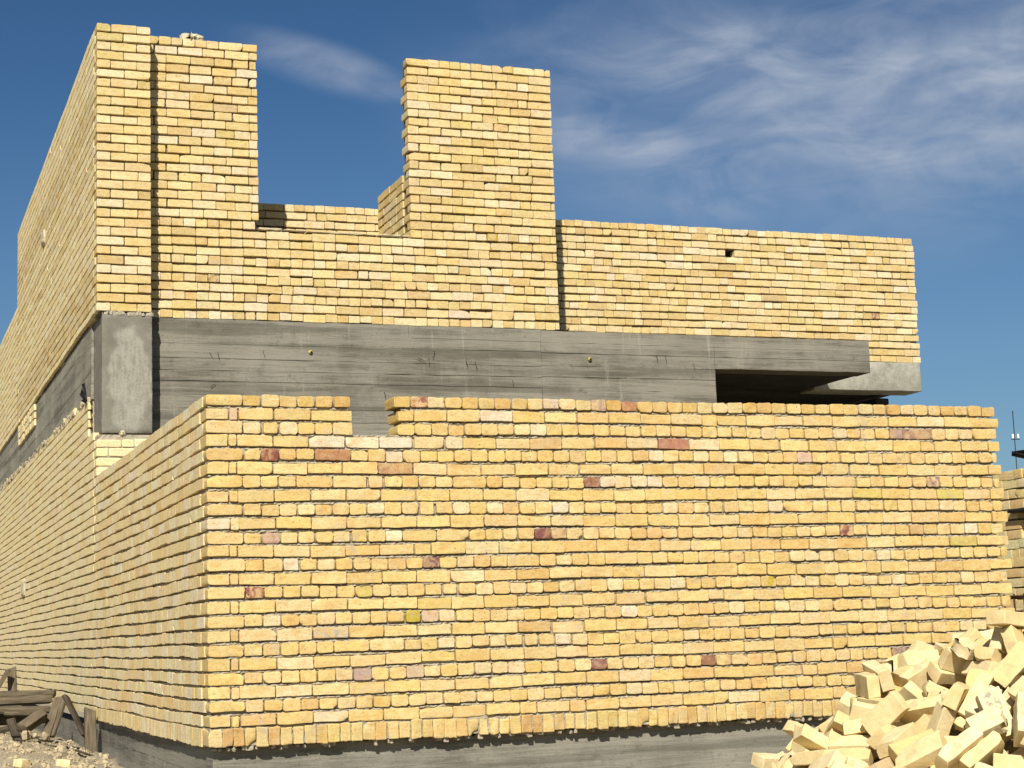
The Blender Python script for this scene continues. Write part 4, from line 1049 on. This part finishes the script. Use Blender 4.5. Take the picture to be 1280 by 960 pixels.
# the core of the heap, brick waste and dust
n = 96; Vc = [(HX, HY, .43)]; rr = [.05+.07*k for k in range(38)]
for q in rr:
    for k in range(n):
        a = 2*math.pi*k/n; Vc.append((HX+q*math.cos(a), HY+q*math.sin(a), max(GROUND_Z-.06, heap_h(q)-.01+rng.normal(0, .012))))
Fc = []
for j in range(len(rr)-1):
    for k in range(n): a = 1+j*n+k; b = 1+j*n+(k+1) % n; Fc.append((a, a+n, b+n, b))
for k in range(n): Fc.append((0, 1+k, 1+(k+1) % n, 0))
me = bpy.data.meshes.new('brick_waste'); me.from_pydata(Vc, [], [tuple(dict.fromkeys(f)) for f in Fc]); 
M_WASTE = simple_material('brick_dust_and_waste', (.40, .30, .14), (.22, .16, .08), .97, 16, bmp=.9, dist=.02)
o = link_mesh('brick_waste', me, M_WASTE); tag(o, 'yellowish brick dust and waste under the heap of loose bricks', 'brick waste', kind='stuff')

# ================================================================== scrap timber by the side wall
def board(name, a, b, wdt, thk, roll, mat, label, cat, twist=0.):
    """a sawn board from a to b; ends slightly out of square, edges worn, grain along its length"""
    a, b = Vector(a), Vector(b); L = (b-a).length; r = min(.006, thk*.2)
    res = (max(6, int(L/.12)), 4, 4); ijk, F = lattice(*res); h = np.array([L, wdt, thk])/2
    P = np.stack([axis_pos(ijk[:, k], res[k], h[k], r) for k in range(3)], 1)
    inner = np.clip(P, -(h-r), h-r); d = P-inner; ln = np.linalg.norm(d, axis=1, keepdims=True); P = inner+d/np.maximum(ln, 1e-9)*np.minimum(ln, r)
    P[:, 2] += .012*L*np.sin(P[:, 0]/L*3+1)*.5; P[:, 0] += np.sign(P[:, 0])*(np.abs(P[:, 0]) > h[0]-.02)*(P[:, 1]*rng.normal(0, .15)); P += rng.normal(0, .0012, P.shape)
    me = np_mesh(name, P, F); o = link_mesh(name, me, mat, None, True)
    x = (b-a).normalized(); up = Vector((0, 0, 1)) if abs(x.z) < .95 else Vector((0, 1, 0)); y = up.cross(x).normalized(); z = x.cross(y)
    M = Matrix((x, y, z)).transposed().to_4x4() @ Matrix.Rotation(roll, 4, 'X'); M.translation = (a+b)/2; o.matrix_world = M
    return tag(o, label, cat)
board('timber_beam', (-1.75, 6.45, .185), (-.14, 6.40, .170), .10, .055, .05, M_WOOD, 'long grey timber lying on top of the scrap wood pile, touching the wall', 'timber')
board('timber_beam', (-1.80, 6.08, .100), (-.20, 6.12, .128), .085, .06, -.2, M_WOOD, 'long grey timber lying just under the topmost one in the scrap wood pile', 'timber')
board('plank', (-1.1, 5.80, .085), (-.24, 5.78, .062), .12, .035, .1, M_WOOD, 'short grey plank lying in the middle of the scrap wood pile', 'plank')
board('plank', (-.62, 5.58, .048), (-.32, 5.62, .030), .09, .03, -.1, M_WOOD, 'narrow grey plank end lowest of the stacked scrap wood', 'plank')
board('plank', (-.205, 5.28, .170), (-.325, 5.08, -.130), .115, .03, .15, M_WOOD, 'wide grey board leaning steeply against the end of the scrap wood pile', 'board')
board('timber_block', (-.53, 5.02, -.055), (-.35, 5.16, .045), .085, .075, .5, M_WOOD, 'stubby sawn timber block with a pale end propped on the scrap wood', 'timber block')
board('plank', (-.20, 5.02, .185), (-.07, 4.86, -.13), .10, .03, -.5, M_WOOD_DK, 'dark board leaning on the brick wall beside the wood pile', 'board')
board('timber_post', (-.062, 4.60, .085), (-.062, 4.52, -.27), .085, .07, 0., M_WOOD, 'short upright grey timber post standing against the corner of the footing', 'post')
board('plank', (-.455, 7.0, .40), (-.452, 6.92, .10), .075, .03, 0.2, M_WOOD, 'short plank standing upright against the wall behind the wood pile', 'plank')
board('plank', (-.49, 6.9, .385), (-.66, 6.75, .12), .06, .03, .4, M_WOOD, 'short plank leaning to the left behind the wood pile', 'plank')
board('plank', (-.75, 5.35, -.09), (-.42, 5.3, -.02), .07, .03, .3, M_WOOD_DK, 'dark broken plank poking out low under the scrap wood', 'plank')
board('plank', (-.60, 5.25, .015), (-.56, 5.15, -.12), .07, .03, .1, M_WOOD_DK, 'small dark upright offcut under the left of the wood pile', 'offcut')
board('timber_beam', (-1.7, 5.9, -.03), (-.25, 5.95, .0), .14, .09, .2, M_WOOD_DK, 'thick dark timber in the shade underneath the scrap wood pile', 'timber')
board('lath', (-.27, 4.98, .07), (-.345, 4.88, -.15), .02, .012, .1, M_WOOD, 'thin lath leaning beside the wide leaning board', 'lath')
board('lath', (-.20, 4.3, -.20), (-.09, 3.95, -.245), .018, .012, 0., M_WOOD_DK, 'thin dark stick lying on the earth bank', 'stick')
for k, (x, y, z, s, lab) in enumerate([(-.50, 4.92, -.10, .055, 'small squarish stone chunk lying at the left under the wood pile'), (-.44, 4.90, -.11, .045, 'small stone chunk lying in the middle of the three below the timber block'), (-.37, 4.88, -.12, .05, 'small stone chunk lying below the wide leaning board'), (-.58, 4.80, -.15, .06, 'rounded grey stone at the left foot of the wood pile')]):
    me = chipped_mesh('stone_chunk', (s*1.2, s, s*1.1), 900+k, (5, 5, 5), .004, .012, 4); o = bpy.data.objects.new('stone_chunk', me); COL.objects.link(o)
    me.materials.clear(); me.materials.append(M_CHIP if k != 3 else M_WOOD_DK); o.location = (x, y, z); o.rotation_euler = (k*.7, k*.5, k*1.3); tag(o, lab, 'stone')
for k, (x, y, lab) in enumerate([(-.66, 3.35, 'pale half brick sunk in the earth bank at the lower left'), (-.40, 3.30, 'pale brick piece lying nearest the footing on the earth bank')]):
    o = bpy.data.objects.new('broken_brick', VAR[3][k]); COL.objects.link(o); o.location = (x, y, float(ground_h(np.array(x), np.array(y)))+.02); o.rotation_euler = (.1, .1, .6+k); tag(o, lab, 'brick piece')

# ================================================================== neighbouring site at the far right
nb = tag(empty('neighbouring_wall', (7, 1.5, GROUND_Z)), 'weathered brick wall of the neighbouring site, glimpsed past the right end of the courtyard wall', 'brick wall')
B = Bricks(); P2 = .079
for r in range(-9, 22):
    w = .0+r*P2
    for (a, b) in ([(-2.2, 4.2)] if not (15 <= r < 18) else [(2.46 if r < 17 else 2.50, 4.2), (-2.2, -.6)]):
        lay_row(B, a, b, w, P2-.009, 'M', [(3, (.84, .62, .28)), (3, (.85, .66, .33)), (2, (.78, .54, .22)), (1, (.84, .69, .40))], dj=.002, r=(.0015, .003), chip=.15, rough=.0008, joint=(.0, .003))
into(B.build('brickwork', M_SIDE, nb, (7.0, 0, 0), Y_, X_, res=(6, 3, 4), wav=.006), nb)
into(slab('mortar_bed', M_MORTAR_DK, nb, (7.0, 0, 0), Y_, X_, [(-2.2, 4.2, .022, .2, -.9, 15*P2-.01), (2.52, 4.2, .022, .2, 15*P2-.008, 18*P2-.01), (-2.2, -.62, .016, .2, 15*P2-.008, 18*P2-.01), (-2.2, 4.2, .016, .2, 18*P2-.008, 22*P2-.02)], .05, .003), nb)
into(rough_box('lintel', M_STEEL, nb, (6.95, -.7, 18*P2-.035), (7.19, 2.56, 18*P2-.006), .2, .001, .004), nb)
into(rough_box('slot_shade_panel', M_DARK, nb, (7.9, -1, 8*P2), (8.0, 3.2, 20*P2), .2, .001, .004), nb)  # near-black panel that paints the shade behind the open slot
gr = empty('window_grille', (7.0, 1.6, 9*P2)); gr.parent = nb; gr.matrix_parent_inverse = Matrix.Translation(-Vector(nb.location)); 
gp = [tube('grille_bar', M_RUST, None, [(6.93, y, .20), (6.93, y, .74)], .009, 6) for y in np.arange(2.0, 3.3, .13)]+[tube('grille_bar', M_RUST, None, [(6.925, 1.9, z), (6.925, 3.4, z)], .008, 6) for z in np.arange(.24, .74, .12)]
for o in gp: o.parent = nb; o.matrix_parent_inverse = Matrix.Translation(-Vector(nb.location))
bpy.data.objects.remove(gr)
br = tag(empty('steel_bracket', (7.05, 2.5, 1.9)), 'black angled steel bracket standing on top of the neighbouring wall', 'bracket')
for nm, a, b, r_ in [('arm', (7.1, 2.62, 1.885), (7.1, .3, 1.83), .018), ('strut', (7.1, 2.62, 1.88), (7.1, .9, 1.45), .028), ('post', (7.1, .35, 1.3), (7.1, .35, 2.0), .025)]:
    o = tube(nm, M_STEEL, br, [a, b], r_, 4); o.matrix_parent_inverse = Matrix.Translation(-Vector(br.location))

mast = tag(empty('lamp_mast', (35.1, 40.6, -1.35)), 'thin distant lamp mast with two small white lamps at the far right', 'lamp mast')
for nm, m_, a, b_, r_ in [('pole', M_STEEL, (35.1, 40.6, -1.35), (35.1, 40.6, 7.6), .018), ('crossbar', M_STEEL, (34.98, 40.62, 6.62), (35.26, 40.55, 6.62), .014)]:
    o = tube(nm, m_, mast, [a, b_], r_, 6); o.matrix_parent_inverse = Matrix.Translation(-Vector(mast.location))
M_LAMP = simple_material('white_lamp_glass', (.8, .8, .8), (.7, .7, .7), .3)
for dx in (.0, .17):
    o = rough_box('lamp', M_LAMP, mast, (35.0+dx, 40.57-dx*.35, 6.64), (35.07+dx, 40.63-dx*.35, 6.80), .03, .002, .02); o.matrix_parent_inverse = Matrix.Translation(-Vector(mast.location))

VEILS = [(0.5303, 0.3083, 0.2206, 0.0546, -0.07, 0.95), (0.6333, 0.3026, 0.1735, 0.051, 0.105, 0.9), (0.5821, 0.2688, 0.1652, 0.04, -0.157, 0.95), (0.4754, 0.3212, 0.1343, 0.0364, 0.07, 0.75), (0.4266, 0.2775, 0.0861, 0.0277, -0.105, 0.85), (0.4831, 0.2475, 0.0657, 0.0437, -0.209, 0.65), (0.6427, 0.2541, 0.1316, 0.0291, -0.07, 0.75), (0.2521, 0.3232, 0.0739, 0.0175, -0.279, 0.55), (0.2823, 0.313, 0.0603, 0.0102, -0.209, 0.4), (0.5289, 0.2865, 0.2789, 0.1092, -0.087, 0.55), (0.6189, 0.2869, 0.1992, 0.1019, -0.052, 0.5), (0.5775, 0.3343, 0.2023, 0.0291, 0.052, 0.4), (0.3913, 0.3301, 0.0808, 0.0437, 0.175, 0.25)]
SKY_TINT = (1.62, 2.2, 2.42)
CLOUD = (4.3, 4.9, 5.9)
HAZE = (2.1, 2.85, 3.95)
# ================================================================== sky, sun, camera
SUN_EL, SUN_AZ = math.radians(42), math.radians(25.5)            # azimuth measured from the front normal towards the left
to_sun = Vector((-math.sin(SUN_AZ)*math.cos(SUN_EL), -math.cos(SUN_AZ)*math.cos(SUN_EL), math.sin(SUN_EL)))
sl = bpy.data.lights.new('sun', 'SUN'); sl.energy = 4.6; sl.angle = math.radians(.55); sl.color = (1., .95, .86)
so = bpy.data.objects.new('sun', sl); COL.objects.link(so); so.rotation_euler = (-to_sun).to_track_quat('-Z', 'Y').to_euler(); so.location = to_sun*40
world = bpy.data.worlds.new('World'); scene.world = world; world.use_nodes = True
nt = world.node_tree; nt.nodes.clear()
out = nt.nodes.new('ShaderNodeOutputWorld'); bg = nt.nodes.new('ShaderNodeBackground'); sky = nt.nodes.new('ShaderNodeTexSky')
sky.sky_type = 'NISHITA'; sky.sun_disc = False; sky.sun_elevation = SUN_EL; sky.sun_rotation = math.atan2(to_sun.x, to_sun.y)
sky.altitude = 300; sky.air_density = 1.0; sky.dust_density = .6; sky.ozone_density = 2.2
tc = nt.nodes.new('ShaderNodeTexCoord'); dirv = tc.outputs['Generated']
# thin cirrus: a patch of cloud for every veil in the sky, laid by compass direction and height, torn by noise
sep = nt.nodes.new('ShaderNodeSeparateXYZ'); nt.links.new(dirv, sep.inputs[0])
az = math_n(nt, 'ARCTAN2', sep.outputs[0], sep.outputs[1]); el = math_n(nt, 'ARCSINE', sep.outputs[2])
comb = nt.nodes.new('ShaderNodeCombineXYZ'); nt.links.new(az, comb.inputs[0]); nt.links.new(el, comb.inputs[1])
ae = comb.outputs[0]
def veil(a0, e0, wa, we, tilt, strength):
    mp = nt.nodes.new('ShaderNodeMapping'); mp.vector_type = 'TEXTURE'; mp.inputs['Location'].default_value = (a0, e0, 0); mp.inputs['Rotation'].default_value = (0, 0, tilt); mp.inputs['Scale'].default_value = (wa, we, 1)
    nt.links.new(ae, mp.inputs[0]); g = nt.nodes.new('ShaderNodeTexGradient'); g.gradient_type = 'SPHERICAL'; nt.links.new(mp.outputs[0], g.inputs[0])
    r = nt.nodes.new('ShaderNodeMapRange'); r.interpolation_type = 'SMOOTHSTEP'; nt.links.new(g.outputs['Fac'], r.inputs[0]); r.inputs[4].default_value = strength; r.inputs[2].default_value = .85
    return r.outputs[0]
cover = None
for v in VEILS:
    x = veil(*v); cover = x if cover is None else math_n(nt, 'MAXIMUM', cover, x)
mp = nt.nodes.new('ShaderNodeMapping'); mp.inputs['Scale'].default_value = (7, 16, 1); mp.inputs['Rotation'].default_value = (0, 0, math.radians(8)); nt.links.new(ae, mp.inputs[0])
mp2 = nt.nodes.new('ShaderNodeMapping'); mp2.inputs['Scale'].default_value = (13, 55, 1); mp2.inputs['Rotation'].default_value = (0, 0, math.radians(14)); nt.links.new(ae, mp2.inputs[0])
nz = ramp(nt, noise(nt, mp.outputs[0], 1.6, 8, .55, .8), [(.36, 0.), (.60, 1.)]); nz2 = ramp(nt, noise(nt, mp2.outputs[0], 1.0, 6, .6, .6), [(.30, .62), (.62, 1.)])
fac = math_n(nt, 'MULTIPLY', math_n(nt, 'MULTIPLY', cover, math_n(nt, 'ADD', math_n(nt, 'MULTIPLY', nz, .66), .34)), nz2)
SKY_GAIN = (1., 1., 1.)
gm = nt.nodes.new('ShaderNodeGamma'); nt.links.new(mix(nt, 1., sky.outputs[0], (.25, .25, .25), 'MULTIPLY'), gm.inputs[0]); gm.inputs[1].default_value = 1.35
deep = mix(nt, 1., gm.outputs[0], SKY_TINT, 'MULTIPLY')
hz = nt.nodes.new('ShaderNodeMapRange'); hz.interpolation_type = 'SMOOTHSTEP'; nt.links.new(el, hz.inputs[0]); hz.inputs[1].default_value = .02; hz.inputs[2].default_value = .34; hz.inputs[3].default_value = .45; hz.inputs[4].default_value = 0.
deep = mix(nt, hz.outputs[0], deep, HAZE)
col = mix(nt, fac, deep, CLOUD)
nt.links.new(col, bg.inputs[0]); bg.inputs[1].default_value = .07; nt.links.new(bg.outputs[0], out.inputs[0])

cd = bpy.data.cameras.new('camera'); co = bpy.data.objects.new('camera', cd); COL.objects.link(co)
cd.sensor_width = 36; cd.lens = 2197.6/1280*36; cd.clip_end = 5000; cd.clip_start = .05
yaw, pitch, roll = map(math.radians, (20.42051, 8.15967, -1.88423))
fw = Vector((math.sin(yaw)*math.cos(pitch), math.cos(yaw)*math.cos(pitch), math.sin(pitch))); rt = Vector((math.cos(yaw), -math.sin(yaw), 0)); up = rt.cross(fw)
r2 = math.cos(roll)*rt+math.sin(roll)*up; u2 = -math.sin(roll)*rt+math.cos(roll)*up
M = Matrix((r2, u2, -fw)).transposed().to_4x4(); M.translation = (-1.72775, -9.38988, .53502); co.matrix_world = M
scene.camera = co
vs = scene.view_settings; vs.view_transform = 'Standard'; vs.look = 'None'; vs.gamma = 1; vs.exposure = .50; vs.use_curve_mapping = False
scene.render.engine = 'CYCLES'; scene.cycles.max_bounces = 5; scene.cycles.diffuse_bounces = 3; scene.cycles.use_denoising = True
